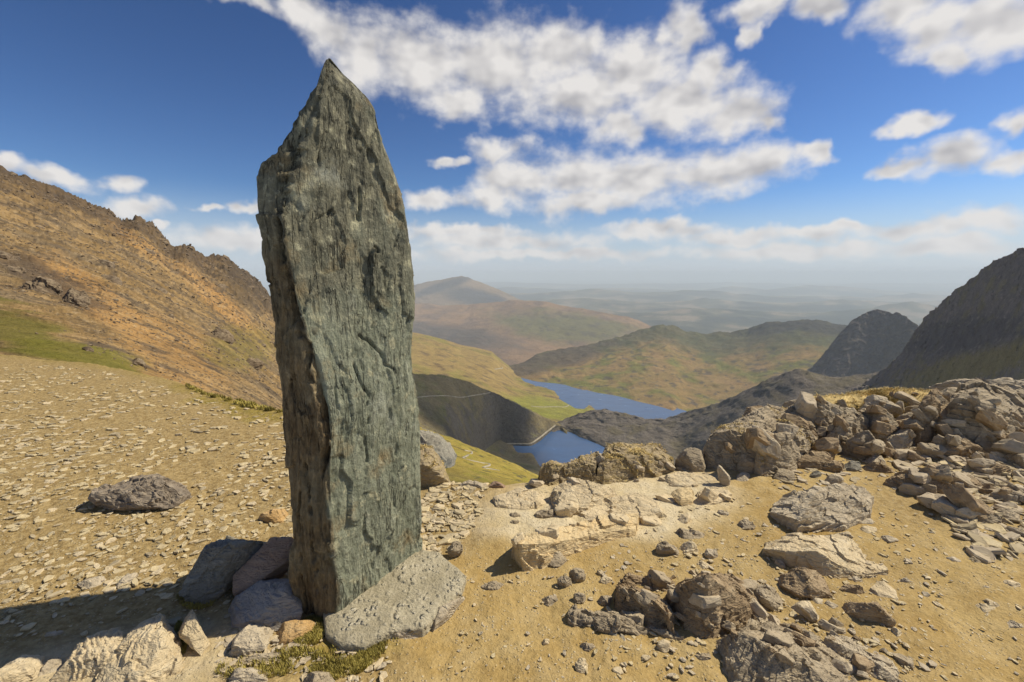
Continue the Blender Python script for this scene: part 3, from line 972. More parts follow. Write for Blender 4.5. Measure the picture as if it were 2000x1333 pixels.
# ------------------------------------------------------------------ foreground ground
_lip = np.array([(-700, 676), (-300, 682), (0, 692), (200, 714), (350, 745), (400, 768), (550, 806), (700, 870), (800, 932), (870, 946), (960, 955), (1050, 948),
                 (1180, 940), (1300, 926), (1380, 890), (1450, 850), (1550, 825), (1650, 812), (1800, 806), (2000, 800), (2400, 790)], float)
LIP = np.stack([1000 + 900 * ray(_lip[:, 0], _lip[:, 1])[0], -CAMZ / ray(_lip[:, 0], _lip[:, 1])[1]], 1)


def ground_z(x, y, lip=True):
    x, y = np.broadcast_arrays(np.asarray(x, float), np.asarray(y, float))
    xf, yf = x.ravel(), y.ravel()
    z = 0.05 * fbm(P3(xf * 0.55, yf * 0.55, 0.3), 3, 71) + 0.014 * fbm(P3(xf * 3.0, yf * 3.0, 1.3), 3, 72)
    z = z + 0.20 * sstep(1.2, 3.2, xf) * sstep(3.9, 5.2, yf)
    if lip:
        q = 1000 + 900 * xf / np.maximum(yf, 0.3)
        d = yf - np.interp(q, LIP[:, 0], LIP[:, 1]) - 0.15 * fbm(P3(xf * 0.8, yf * 0.8, 4.0), 3, 75)
        d = np.where(yf < 0.8, -1, d)
        z = z - np.where(d > 0, 0.35 * d + 0.25 * d * d / (0.5 + d) * 1.6, 0)
    return z.reshape(x.shape)


def on_ground(px, py):
    sx, t = ray(px, py)
    z = 0.0
    y = 3.0
    for _ in range(12):
        y = (z - CAMZ) / t
        z = float(ground_z(np.array([sx * y]), np.array([y]), lip=False)[0])
    return np.array([sx * y, y, z])


def build_ground():
    q = np.linspace(-600, 2450, 720)
    sx = (q - 1000) / 900.0
    r = np.exp(np.linspace(math.log(0.55), math.log(15.0), 260))
    Y, SX = np.meshgrid(r, sx, indexing='ij')
    X = SX * Y
    Z = ground_z(X, Y)
    P = np.stack([X, Y, Z], -1).reshape(-1, 3)
    Z = Z.ravel()
    Z = Z + 0.006 * fbm(P * 14.0, 3, 77) + 0.012 * fbm(P * 5.0, 3, 79)
    dent, _ = voro_facets(P * np.array([5.5, 5.5, 1.0]), 80)
    Z = Z + 0.007 * np.clip(dent, -0.5, 0.3)
    P[:, 2] = Z
    qx, qy = project(P)
    nw = fbm(P * 1.6, 4, 78)
    grav = np.maximum(sstep(720, 590, qx + nw * 160 - (qy - 950) * 0.25), zone(qx, qy, 890, 1000, 90, 100, 20, nw * 0.8))
    grav = np.maximum(grav, zone(qx, qy, 1900, 950, 210, 110, 10, nw * 0.8) * 0.8)
    grav = np.maximum(grav, zone(qx, qy, 1540, 1180, 330, 130, 20, nw * 0.9) * 0.35)
    edge = np.interp(1000 + 900 * P[:, 0] / P[:, 1], LIP[:, 0], LIP[:, 1])
    grass = sstep(-0.7, 0.5, P[:, 1] - edge + nw * 0.5) * sstep(650, 380, qx)
    grass = np.maximum(grass, zone(qx, qy, 480, 780, 130, 40, 14, nw))
    grass = np.maximum(grass, zone(qx, qy, 640, 1285, 130, 45, -18, nw * 0.9) * 0.9)
    grass = np.maximum(grass, zone(qx, qy, 1680, 800, 160, 40, 0, nw * 0.6))
    pale = zone(qx, qy, 1195, 985, 270, 68, -6, nw * 0.5)
    pale = np.maximum(pale, zone(qx, qy, 240, 1300, 330, 70, -8, nw * 0.7) * 0.6)
    grid = grid_faces(len(r), len(q))
    me = mesh_from('ground', P, grid)
    set_attr(me, 'cover', np.stack([np.clip(grav, 0, 1), np.clip(grass, 0, 1), np.clip(pale, 0, 1)], 1))
    tag(link('ground', me, ground_mat()), kind='structure')


build_ground()

# ------------------------------------------------------------------ standing stone
def build_stone():
    L = [(566, 1212), (572, 1050), (568, 950), (563, 850), (552, 750), (543, 700), (545, 650), (532, 600), (521, 550), (516, 500), (512, 450),
         (508, 390), (503, 348), (514, 323), (543, 302), (562, 275), (575, 250), (584, 232), (597, 208), (608, 182), (618, 170), (626, 146), (634, 124), (641, 116)]
    R = [(821, 1094), (824, 1000), (820, 950), (816, 850), (810, 750), (805, 700), (806, 600), (803, 540), (798, 480), (790, 430), (782, 395), (765, 345),
         (750, 300), (738, 260), (729, 215), (716, 194), (690, 166), (665, 143), (652, 128), (641, 116)]
    E = [(671, 1212), (657, 1080), (646, 950), (648, 870), (642, 800), (622, 720), (606, 660), (590, 600), (574, 550), (563, 480), (556, 420),
         (552, 380), (562, 330), (592, 268), (614, 220), (630, 165), (637, 130), (641, 116)]
    gE, gR, gL = on_ground(671, 1205), on_ground(821, 1088), on_ground(567, 1205)
    top_d = 0.5 * (gE[1] + gR[1]) - 0.05
    ztop = CAMZ + ray(641, 116)[1] * top_d

    def curve(pts, d0):
        a = np.array(pts, float)
        f = np.clip((a[:, 1] - 116) / 300.0, 0, 1) ** 0.5      # depths meet at the tip
        d = d0 * f + top_d * (1 - f)
        sx, t = ray(a[:, 0], a[:, 1])
        z = CAMZ + t * d
        o = np.argsort(z)
        return z[o], (sx * d)[o], d[o]

    cL, cE, cR = curve(L, gL[1] + 0.03), curve(E, gE[1]), curve(R, gR[1])
    nr, nseg = 390, 60
    z = np.linspace(-0.12, ztop, nr)
    def at(c):
        return np.interp(z, c[0], c[1]), np.interp(z, c[0], c[2])
    xl, yl = at(cL)
    xe, ye = at(cE)
    xr, yr = at(cR)
    k = sstep(ztop, ztop - 0.55, z)
    xb, yb = xl + (xr - xe) * 0.82, yl + (yr - ye) * 0.92
    xc, yc_ = xr + (xl - xe) * 0.15 + 0.01, yr + 0.10 * k       # slightly bevelled far right edge
    corners = [(xl, yl), (xe, ye), (xr, yr), (xc, yc_), (xb, yb)]
    counts = [int(nseg * 0.9), int(nseg * 1.9), 10, int(nseg * 0.5), int(nseg * 1.0)]
    rings_x, rings_y, face_id, par = [], [], [], []
    for i in range(5):
        (x0, y0), (x1, y1) = corners[i], corners[(i + 1) % 5]
        for j in range(counts[i]):
            f = j / counts[i]
            rings_x.append(x0 * (1 - f) + x1 * f)
            rings_y.append(y0 * (1 - f) + y1 * f)
            face_id.append(i)
            par.append(f)
    X, Y = np.array(rings_x).T, np.array(rings_y).T          # (nr, n)
    n = X.shape[1]
    # round the arrises slightly
    for _ in range(2):
        X = 0.25 * np.roll(X, 1, 1) + 0.5 * X + 0.25 * np.roll(X, -1, 1)
        Y = 0.25 * np.roll(Y, 1, 1) + 0.5 * Y + 0.25 * np.roll(Y, -1, 1)
    Z = np.broadcast_to(z[:, None], X.shape)
    P = np.stack([X, Y, Z], -1)
    du = np.roll(P, -1, 1) - np.roll(P, 1, 1)
    dv = np.gradient(P, axis=0)
    N = np.cross(du.reshape(-1, 3), dv.reshape(-1, 3))
    N /= np.linalg.norm(N, axis=1)[:, None] + 1e-9
    P = P.reshape(-1, 3)
    qx, qy = project(P)
    fid = np.tile(np.array(face_id), nr)
    tilt = np.stack([P[:, 0] + P[:, 2] * 0.10, P[:, 1], P[:, 2] - P[:, 0] * 0.1], 1)
    d = 0.030 * fbm(tilt * [2.2, 2.2, 1.1], 3, 91)
    fv, fe = voro_facets(tilt * [6.0, 6.0, 2.6] + 0.3 * fbm(tilt * 5, 3, 92)[:, None], 93)
    d += 0.017 * fv
    fv2, fe2 = voro_facets(tilt * [15, 15, 6.5] + 0.35 * fbm(tilt * 9, 3, 95)[:, None], 94)
    d += 0.0065 * fv2
    d += 0.006 * fbm(tilt * [9, 9, 2.6], 4, 96, 0.6, ridged=True)
    d += 0.006 * fbm(tilt * [34, 34, 16], 4, 97, 0.6)
    pits = fbm(tilt * [13, 13, 9], 3, 98)
    d -= 0.007 * sstep(0.30, 0.45, pits)
    # the narrow side is split along its bedding into upright leaves
    side = (fid == 0) * 1.0
    sv = fbm(np.stack([P[:, 0] * 30 + 1.2 * fbm(P * 3, 3, 99), P[:, 1] * 2, P[:, 2] * 1.0], 1), 3, 100, 0.5, ridged=True)
    d += side * 0.022 * sv
    # open joints
    front = (fid <= 1)

    def groove(pts, w, depth):
        nonlocal d
        a = np.array(pts, float)
        wob = 4.0 * fbm(np.stack([qx * 0.05, qy * 0.045, qx * 0], 1), 4, 101, 0.6)
        brk = sstep(-0.25, 0.1, fbm(np.stack([qx * 0.02, qy * 0.03, qx * 0 + w], 1), 2, 104))
        best = np.full(len(P), 1e9)
        for (x0, y0), (x1, y1) in zip(a[:-1], a[1:]):
            vx, vy = x1 - x0, y1 - y0
            t = np.clip(((qx - x0) * vx + (qy - y0) * vy) / (vx * vx + vy * vy), 0, 1)
            best = np.minimum(best, np.hypot(qx + wob - (x0 + t * vx), qy - (y0 + t * vy)))
        d -= front * depth * np.exp(-(best / w) ** 2) * brk

    groove([(638, 135), (628, 175), (610, 220), (590, 258), (568, 300), (554, 345), (545, 400), (549, 470), (556, 530), (576, 610), (600, 660), (618, 715), (632, 770), (640, 850), (634, 900)], 6, 0.050)
    groove([(590, 262), (570, 310), (556, 350), (548, 400)], 12, 0.05)
    groove([(640, 130), (622, 190), (600, 245)], 5, 0.035)
    groove([(702, 368), (705, 400), (703, 425), (716, 448), (724, 470), (742, 492)], 2.6, 0.028)
    groove([(655, 655), (664, 680), (690, 712), (700, 745), (716, 770), (719, 830), (713, 850), (717, 905)], 2.2, 0.020)
    groove([(700, 655), (724, 668), (745, 690), (752, 712), (768, 722), (775, 760)], 2.4, 0.024)
    groove([(585, 650), (602, 690), (606, 730), (628, 790), (640, 880), (630, 930)], 3.2, 0.040)
    groove([(612, 700), (622, 760), (638, 800), (646, 860)], 2.5, 0.030)
    groove([(600, 905), (612, 1000), (612, 1050), (620, 1090), (632, 1200)], 3.2, 0.032)
    groove([(590, 960), (586, 1010), (590, 1080), (600, 1190)], 2.4, 0.022)
    groove([(655, 740), (658, 790), (668, 812), (672, 850)], 2.2, 0.018)
    groove([(760, 800), (764, 830), (774, 860), (775, 900)], 2.0, 0.012)
    groove([(735, 580), (740, 610), (730, 640)], 2.0, 0.014)
    calm = ((fid == 4) | (fid == 0)) & (qy < 420)
    d = np.where(calm, d * 0.45, d)
    kz = sstep(ztop, ztop - 0.25, P[:, 2])
    d *= 0.35 + 0.65 * kz
    # keep the outline: the far right and left edges stay close to the traced line
    V = P + N * d[:, None]
    F = grid_faces(nr, n, wrap=True)
    V = np.concatenate([V, [[V[-n:, 0].mean(), V[-n:, 1].mean(), ztop + 0.004]]])
    faces = F.tolist() + [[(nr - 1) * n + i, (nr - 1) * n + (i + 1) % n, nr * n] for i in range(n)]
    org = np.array([V[:n, 0].mean(), V[:n, 1].mean(), 0.0])
    me = mesh_from('standing_stone', V - org, faces)
    brown = np.r_[sstep(-6, 10, np.interp(qy, [a[1] for a in E[::-1]], [a[0] for a in E[::-1]]) - qx + 14 * fbm(P * 9, 3, 103)) * (fid != 1) * sstep(330, 620, qy), 0]
    high = np.r_[sstep(0.9, 2.1, P[:, 2]), 1]
    set_attr(me, 'cover', np.stack([brown, high, high * 0], 1))
    o = link('standing_stone', me, stone_mat(), org)
    tag(o, 'tall pointed grey-green standing stone rising in front of the lakes', 'standing stone')


build_stone()

# ------------------------------------------------------------------ rocks
_ICO = {}


def ico(sub):
    if sub not in _ICO:
        bm = bmesh.new()
        bmesh.ops.create_icosphere(bm, subdivisions=sub, radius=1.0)
        V = np.array([v.co[:] for v in bm.verts])
        F = np.array([[v.index for v in f.verts] for f in bm.faces])
        bm.free()
        _ICO[sub] = (V, F)
    return _ICO[sub]


def polar_outline(uv, th):
    """distance from the origin to the closed polygon uv in directions th"""
    r = np.zeros(len(th))
    c, s = np.cos(th), np.sin(th)
    for i in range(len(uv)):
        p, q = uv[i], uv[(i + 1) % len(uv)]
        e = q - p
        den = c * e[1] - s * e[0]
        den = np.where(np.abs(den) < 1e-12, 1e-12, den)
        t = (p[0] * e[1] - p[1] * e[0]) / den
        w = (p[0] * s - p[1] * c) / den
        ok = (t > 0) & (w >= -1e-6) & (w <= 1 + 1e-6)
        r = np.where(ok, np.maximum(r, t), r)
    return r


def rock(name, label, outline, mat, T, tilt=20, turn=0.0, p=6.0, sub=5, seed=0, rough=1.0, facet=1.0, strata=(0.25, 0.5, 0.8), ledge=1.0,
         cuts=(), base=None, sink=0.03, cat='rock', group=None, lift=0.0, smooth=None, depth=None, ncut=9, grow=1.05):
    """outline: traced photo outline; T: half thickness (m) across the traced plane; tilt: 0 upright .. 90 lying flat"""
    a = np.array(outline, float)
    dim = max(np.ptp(a[:, 0]), np.ptp(a[:, 1]))
    sub = min(sub, 3 if dim < 18 else 4 if dim < 44 else 5 if dim < 105 else 6 if dim < 300 else 7)
    k = int(np.argmax(a[:, 1]))
    bp = base if base else (a[k, 0], a[k, 1])
    G = on_ground(*bp)
    if depth:
        sx, t = ray(*bp)
        G = np.array([sx * depth, depth, CAMZ + t * depth])
    al = radians(tilt)
    n = np.array([turn, -cos(al), sin(al)])
    n /= np.linalg.norm(n)
    C0 = G - n * T * 0.30 + np.array([0, 0, lift])
    sx, t = ray(a[:, 0], a[:, 1])
    D = np.stack([sx, np.ones_like(sx), t], 1)
    cam0 = np.array([0, 0, CAMZ])
    lam = ((C0 - cam0) @ n) / (D @ n)
    Q = cam0 + D * lam[:, None]
    # area centroid of the outline
    u = np.cross([0, 0, 1.0], -n)
    u /= np.linalg.norm(u)
    if u[0] < 0:
        u = -u
    v = np.cross(u, n)
    if v[2] < 0:
        v = -v
    UV = np.stack([(Q - C0) @ u, (Q - C0) @ v], 1)
    x, y = UV[:, 0], UV[:, 1]
    x1, y1 = np.roll(x, -1), np.roll(y, -1)
    cr = x * y1 - x1 * y
    A = cr.sum() / 2
    c = np.array([((x + x1) * cr).sum(), ((y + y1) * cr).sum()]) / (6 * A)
    UV = UV - c
    S = math.sqrt(abs(A))
    Vd, F = ico(sub)
    th = np.arctan2(Vd[:, 1], Vd[:, 0])
    R = polar_outline(UV, th)
    R = np.where(R <= 0, S * 0.3, R) * grow
    sn = np.abs(Vd[:, 2])
    rho = np.power(np.clip(1 - sn ** p, 0, 1), 1.0 / p)
    h = np.sign(Vd[:, 2]) * sn
    # push the profile out to a blockier section
    cc = np.sqrt(np.clip(1 - sn ** 2, 0, 1))
    rho = np.where(cc > 1e-6, rho, 0)
    f = 1.0 / np.power(cc ** p + sn ** p + 1e-12, 1.0 / p)
    rho, h = cc * f, np.sign(Vd[:, 2]) * sn * f
    W = C0 + (c[0] + rho * R * np.cos(th))[:, None] * u + (c[1] + rho * R * np.sin(th))[:, None] * v + (h * T)[:, None] * n
    ctr = C0 + c[0] * u + c[1] * v
    for (nx, ny, nz, off) in cuts:
        m = np.array([nx, ny, nz], float)
        m /= np.linalg.norm(m)
        ex = (W - ctr) @ m
        lim = max(off * S, 0.45 * ex.max())
        W = W - np.maximum(0, ex - lim)[:, None] * m * 0.97
    rc = random.Random(seed * 13 + 1)
    for _ in range(ncut):
        tg = u * rc.gauss(0, 0.75) + v * rc.gauss(0.1, 0.6)
        m = n * rc.uniform(0.55, 1.0) + tg
        m /= np.linalg.norm(m)
        ex = (W - ctr) @ m
        lim = ex.max() * rc.uniform(0.55, 0.88)
        W = W - np.maximum(0, ex - lim)[:, None] * m * 0.96
    me = mesh_from(name, W, F, (dim < 50) if smooth is None else smooth)
    N = np.zeros(len(W) * 3, np.float32)
    me.vertices.foreach_get('normal', N)
    N = N.reshape(-1, 3)
    if (((W - ctr) * N).sum(1)).mean() < 0:
        me.flip_normals()
        N = -N
    q = (W - ctr) / S + seed * 3.7
    s_ax = np.array(strata, float)
    s_ax /= np.linalg.norm(s_ax)
    d = 0.025 * rough * fbm(q * 1.7, 3, seed + 1)
    fv, _ = voro_facets(q * 2.2 + 0.25 * fbm(q * 3, 2, seed + 2)[:, None], seed + 3)
    d += 0.050 * facet * fv
    fv, _ = voro_facets(q * 6.0 + 0.3 * fbm(q * 6, 2, seed + 4)[:, None], seed + 5)
    d += 0.014 * facet * fv
    lay = (q @ s_ax) * 8.0 + 3.2 * fbm(q * 1.3, 4, seed + 6)
    saw = lay - np.floor(lay)
    d += 0.030 * ledge * (np.minimum(saw, (1 - saw) * 5) - 0.4) * np.clip(0.55 + 1.6 * fbm(q * 2.1, 2, seed + 11), 0, 1.3)
    d += 0.010 * rough * fbm(q * np.array([7, 7, 7]), 4, seed + 7, 0.6, ridged=True)
    d += 0.005 * rough * fbm(q * 22, 3, seed + 8, 0.6)
    W = W + N * (d * S)[:, None]
    W[:, 2] -= min(sink, 0.30 * T)
    org = np.array([ctr[0], ctr[1], float(W[:, 2].min())])
    me.vertices.foreach_set('co', (W - org).astype(np.float32).ravel())
    me.update()
    o = link(name, me, M[mat], org)
    tag(o, label, cat, group)
    return o


def loft(name, label, rows, mat, seed=0, rough=1.0, facet=1.0, ledge=1.0, strata=(0.25, 0.5, 0.8), cat='outcrop', ns=100, nf=30, nt=40, group=None, sink=0.01):
    """bedrock with a face and a sloping back: rows of photo positions; row 0 stands on the ground, the others lie dy metres behind it"""
    foot = np.array(rows[0], float)
    n = len(foot)
    s0 = np.linspace(0, 1, n)
    s = np.linspace(0, 1, ns)
    G = np.array([on_ground(a, c) for a, c in foot])
    pos = [G.copy()]
    for pts, dy in rows[1:]:
        a = np.array(pts, float)
        dyv = np.broadcast_to(np.asarray(dy, float), (len(a),))
        sa = np.linspace(0, 1, len(a))
        y = np.interp(sa, s0, G[:, 1]) + dyv
        sx, t = ray(a[:, 0], a[:, 1])
        P = np.stack([sx * y, y, CAMZ + t * y], 1)
        pos.append(np.stack([np.interp(s0, sa, P[:, k]) for k in range(3)], 1) if len(a) != n else P)
    R = [np.stack([np.interp(s, s0, p[:, k]) for k in range(3)], 1) for p in pos]
    grid = []
    for i in range(len(R) - 1):
        m = nf if i == 0 else nt
        for j in range(m):
            f = j / m
            grid.append(R[i] * (1 - f) + R[i + 1] * f)
    grid.append(R[-1])
    B = R[-1].copy()
    for k in (0.35, 0.7, 1.0):
        D = B.copy()
        D[:, 1] += 0.10 * k + 0.05
        D[:, 2] = B[:, 2] * (1 - k) + (-0.12) * k
        grid.append(D)
    W = np.array(grid)
    nr = W.shape[0]
    S = math.sqrt(max(1e-4, (R[0][-1, 0] - R[0][0, 0]) ** 2 + np.ptp(W[..., 1]) ** 2) * max(0.05, np.ptp(W[..., 2]))) ** 0.5 * math.sqrt(abs(R[0][-1, 0] - R[0][0, 0])) if False else 0.75 * abs(R[1][-1, 0] - R[1][0, 0])
    du = np.gradient(W, axis=1).reshape(-1, 3)
    dv = np.gradient(W, axis=0).reshape(-1, 3)
    N = np.cross(du, dv)
    N /= np.linalg.norm(N, axis=1)[:, None] + 1e-9
    Nn = N.reshape(W.shape)
    for _ in range(2):
        Nn[1:-1] = (Nn[:-2] + 2 * Nn[1:-1] + Nn[2:]) / 4
    N = Nn.reshape(-1, 3)
    N /= np.linalg.norm(N, axis=1)[:, None] + 1e-9
    F = W.reshape(-1, 3)
    q = F / S + seed * 3.7
    ax = np.array(strata, float)
    ax /= np.linalg.norm(ax)
    d = 0.024 * rough * fbm(q * 1.9, 3, seed + 1)
    fv, _ = voro_facets(q * np.array([4.2, 4.2, 3.0]) + 0.25 * fbm(q * 4, 2, seed + 2)[:, None], seed + 3)
    d += 0.042 * facet * fv
    fv, _ = voro_facets(q * 10.0 + 0.3 * fbm(q * 9, 2, seed + 4)[:, None], seed + 5)
    d += 0.013 * facet * fv
    lay = (q @ ax) * 13.0 + 2.6 * fbm(q * 1.6, 4, seed + 6)
    saw = lay - np.floor(lay)
    d += 0.018 * ledge * (np.minimum(saw, (1 - saw) * 5) - 0.4) * np.clip(0.55 + 1.6 * fbm(q * 2.5, 2, seed + 11), 0, 1.3)
    d += 0.006 * rough * fbm(q * 10, 4, seed + 7, 0.6, ridged=True)
    d += 0.003 * rough * fbm(q * 34, 3, seed + 8, 0.6)
    w = np.ones(nr)
    F = F + N * (d * S)[:, None]
    W = F.reshape(W.shape)
    W[..., 2] -= sink
    W[0, :, 2] -= 0.10
    W[0, :, 1] -= 0.01
    # close both ends down into the ground
    e0, e1 = W[:, :1].copy(), W[:, -1:].copy()
    for e, sg in ((e0, -1), (e1, 1)):
        e[..., 0] += sg * 0.03 * (0.3 + S)
        e[..., 2] = np.minimum(e[..., 2], -0.12)
    W = np.concatenate([e0, W, e1], 1)
    org = np.array([W[..., 0].mean(), W[..., 1].mean(), 0.0])
    me = mesh_from(name, W.reshape(-1, 3) - org, grid_faces(W.shape[0], W.shape[1]), smooth=False)
    o = link(name, me, M[mat], org)
    return tag(o, label, cat, group)


def attach(child, parent):
    """make a finished mesh a part of another thing"""
    for k in ('label', 'category', 'group', 'kind'):
        if k in child:
            del child[k]
    child.location = child.location - parent.location
    child.parent = parent
    return child


def box_outline(x0, y0, x1, y1, seed=0, n=9):
    """a rough natural outline filling a photo box"""
    r = random.Random(seed)
    cx_, cy_ = (x0 + x1) / 2, (y0 + y1) / 2
    pts = []
    for i in range(n):
        t = 2 * pi * (i + r.uniform(-0.28, 0.28)) / n
        k = r.uniform(0.84, 1.08) / max(abs(cos(t)), abs(sin(t))) ** 0.55
        pts.append((cx_ + cos(t) * k * (x1 - x0) / 2, cy_ - sin(t) * k * (y1 - y0) / 2))
    return pts

# the same stone for single chips, whose meshes are unit-sized and scaled down
M['chip_one'] = rock_mat('slate_chip_single', (0.54, 0.43, 0.235), (0.68, 0.56, 0.33), (0.74, 0.63, 0.41), dust=0.0, scale=0.12, lichen=0.05, bd=0.004)
M['chipgrey_one'] = rock_mat('grey_chip_single', (0.40, 0.32, 0.19), (0.52, 0.43, 0.265), (0.60, 0.51, 0.34), dust=0.0, scale=0.12, lichen=0.05, bd=0.004)
M['pale_one'] = rock_mat('pale_chip_single', (0.60, 0.48, 0.29), (0.69, 0.56, 0.35), (0.76, 0.67, 0.48), dust=0.0, scale=0.12, lichen=0.05, bd=0.004)
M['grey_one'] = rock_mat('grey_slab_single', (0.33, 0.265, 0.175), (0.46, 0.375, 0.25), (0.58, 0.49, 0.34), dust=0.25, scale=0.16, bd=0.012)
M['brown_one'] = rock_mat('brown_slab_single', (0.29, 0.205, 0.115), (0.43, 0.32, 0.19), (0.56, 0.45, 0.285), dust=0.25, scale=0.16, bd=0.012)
M['slab_one'] = rock_mat('slab_chip_single', (0.42, 0.34, 0.225), (0.55, 0.455, 0.31), (0.66, 0.57, 0.41), dust=0.0, scale=0.12, lichen=0.1, bd=0.004)


def plinth_mat():
    m, b, pr = new_mat('mortar_rubble')
    tc = b.n('ShaderNodeTexCoord')
    p = tc.outputs['Object']
    vo = b.n('ShaderNodeTexVoronoi')
    b.put(vo.inputs['Vector'], b.vmath('ADD', p, b.vmath('MULTIPLY', b.noise(p, 14.0, 3, 0.6, out='Color'), (0.05, 0.05, 0.05))))
    vo.inputs['Scale'].default_value = 42.0
    vs = b.n('ShaderNodeSeparateColor')
    b.link(vo.outputs['Color'], vs.inputs[0])
    n1 = b.noise(p, 8.0, 6, 0.65)
    n3 = b.noise(p, 90.0, 4, 0.7)
    c = b.mix(b.mapr(n1, 0.35, 0.65), (0.36, 0.31, 0.20), (0.52, 0.46, 0.32))
    peb = b.math('MULTIPLY', b.mapr(vo.outputs['Distance'], 0.60, 0.25), b.math('MULTIPLY', b.mapr(vs.outputs[0], 0.45, 0.75), b.mapr(n1, 0.40, 0.60, 0.1, 1.0)))
    c = b.mix(peb, c, b.mix(vs.outputs[1], (0.30, 0.28, 0.21), (0.66, 0.60, 0.46)))
    c = b.mix(b.mapr(n3, 0.4, 0.6, 0.4, 0), c, (0.25, 0.21, 0.13))
    b.link(c, pr.inputs['Base Color'])
    h = b.math('ADD', b.math('MULTIPLY', peb, 0.8), b.math('ADD', b.math('MULTIPLY', n1, 1.2), b.math('MULTIPLY', n3, 0.4)))
    bump(b, pr, h, 0.02, 1.0)
    return m


M['plinth'] = plinth_mat()
M['crag'] = rock_mat('crag_rock', (0.125, 0.09, 0.06), (0.215, 0.155, 0.095), (0.33, 0.245, 0.15), scale=0.12, dust=0.5)
M['turf'] = plain_mat('turf_soil', (0.48, 0.36, 0.15), scale=9.0, var=0.5)
M['grass'] = plain_mat('green_grass', (0.34, 0.28, 0.07), scale=4.0, var=0.5)
M['drygrass'] = plain_mat('dry_grass', (0.62, 0.47, 0.19), scale=5.0, var=0.35)
M['cloud'] = plain_mat('cloud_white', (0.9, 0.9, 0.9), scale=0.01, var=0.03)
_b = NB(M['cloud'].node_tree)                      # thin fair-weather cloud lets part of the sun through
_mx, _tr = _b.n('ShaderNodeMixShader'), _b.n('ShaderNodeBsdfTransparent')
_mx.inputs[0].default_value = 0.52
_out = next(n for n in M['cloud'].node_tree.nodes if n.type == 'OUTPUT_MATERIAL')
_pr = next(n for n in M['cloud'].node_tree.nodes if n.type == 'BSDF_PRINCIPLED')
_b.link(_pr.outputs[0], _mx.inputs[1])
_b.link(_tr.outputs[0], _mx.inputs[2])
_b.link(_mx.outputs[0], _out.inputs[0])
HAZE = 6.8e-5


# ---- left of the stone
rock('boulder', 'dark purple-grey ribbed boulder lying alone on the gravel slope left of the standing stone',
     [(207, 970), (220, 946), (245, 934), (275, 922), (302, 924), (335, 940), (360, 960), (350, 986), (318, 988), (262, 993), (228, 984)], 'purple', 0.17, tilt=35, seed=1, sub=6, ledge=2.6, ncut=5, facet=1.3, strata=(0.5, 0.3, 0.8), cat='boulder')
rock('stone', 'small orange angular stone on gravel just left of the standing stone',
     [(500, 1014), (520, 998), (550, 990), (571, 1000), (567, 1018), (540, 1026), (512, 1023)], 'orange', 0.05, tilt=50, seed=2, sub=4, cat='stone')
rock('boulder', 'rough dark grey-green boulder in the shadow beside the reddish block',
     [(368, 1140), (376, 1092), (402, 1060), (430, 1050), (468, 1054), (502, 1052), (512, 1070), (480, 1100), (450, 1130), (424, 1162), (392, 1170)], 'dark', 0.11, tilt=30, seed=3, sub=6, rough=2.6, facet=1.4, ncut=3, ledge=0.3, cat='boulder')
rock('stone_block', 'long reddish brown block leaning against the standing stone base',
     [(449, 1150), (470, 1120), (505, 1084), (538, 1052), (574, 1050), (576, 1082), (540, 1116), (502, 1150), (470, 1158)], 'red', 0.06, tilt=50, turn=-0.15, p=7, seed=4, sub=6, facet=0.4, ledge=0.6, rough=0.5, cat='rock', lift=0.08, ncut=3)
rock('bedrock_slab', 'smooth blue-grey sloping slab in shade under the reddish block',
     [(395, 1212), (450, 1182), (520, 1135), (574, 1102), (582, 1180), (572, 1212), (480, 1222), (420, 1232)], 'blue', 0.05, tilt=74, turn=-0.25, p=5, seed=5, facet=0.4, ledge=1.2, strata=(0.7, 0.5, 0.3), sink=0.05)
rock('stone', 'flat grey stone lying in the middle of the standing stone shadow', [(152, 1140), (160, 1128), (200, 1123), (211, 1135), (205, 1149), (165, 1151)], 'slab', 0.028, tilt=72, p=5, sub=4, seed=6, cat='stone')
rock('stone', 'pale wedge-shaped stone lying in shadow nearest the dark boulder', [(222, 1148), (238, 1128), (268, 1120), (262, 1134), (235, 1152)], 'slab', 0.018, tilt=78, p=5, sub=4, seed=7, cat='stone')
rock('bedrock_outcrop', 'pale ribbed bedrock knoll in the bottom left foreground with upright ridges',
     [(205, 1345), (196, 1290), (220, 1262), (246, 1215), (262, 1178), (286, 1172), (306, 1182), (338, 1230), (352, 1290), (345, 1345)], 'pale', 0.11, tilt=62, seed=8, sub=6, rough=1.8, ledge=1.3, strata=(0.85, 0.15, 0.2), cat='outcrop')
rock('bedrock_outcrop', 'low crumbly pale bedrock hump at the bottom left of the ribbed knoll',
     [(95, 1345), (110, 1300), (150, 1262), (200, 1236), (240, 1240), (250, 1290), (230, 1345)], 'pale', 0.07, tilt=70, seed=9, sub=6, rough=1.9, ledge=1.6, strata=(0.7, 0.4, 0.2), cat='outcrop')
rock('stone', 'oval pale slab propped against the ribbed knoll', [(194, 1258), (196, 1240), (214, 1224), (230, 1220), (229, 1236), (212, 1256)], 'pale', 0.02, tilt=55, turn=-0.35, p=4, sub=4, seed=10, facet=0.3, lift=0.05, cat='stone')
rock('stone', 'pale wedge stone leaning between the ribbed knoll and the standing stone',
     [(342, 1228), (352, 1205), (366, 1178), (376, 1192), (392, 1225), (408, 1252), (402, 1282), (372, 1256)], 'pale', 0.05, tilt=50, turn=0.3, p=6, seed=11, facet=0.6, cat='stone')
rock('boulder', 'rounded pale boulder at the bottom left corner', [(-20, 1345), (0, 1300), (30, 1268), (62, 1272), (80, 1300), (74, 1345)], 'pale', 0.12, tilt=45, seed=12, sub=5, cat='boulder')
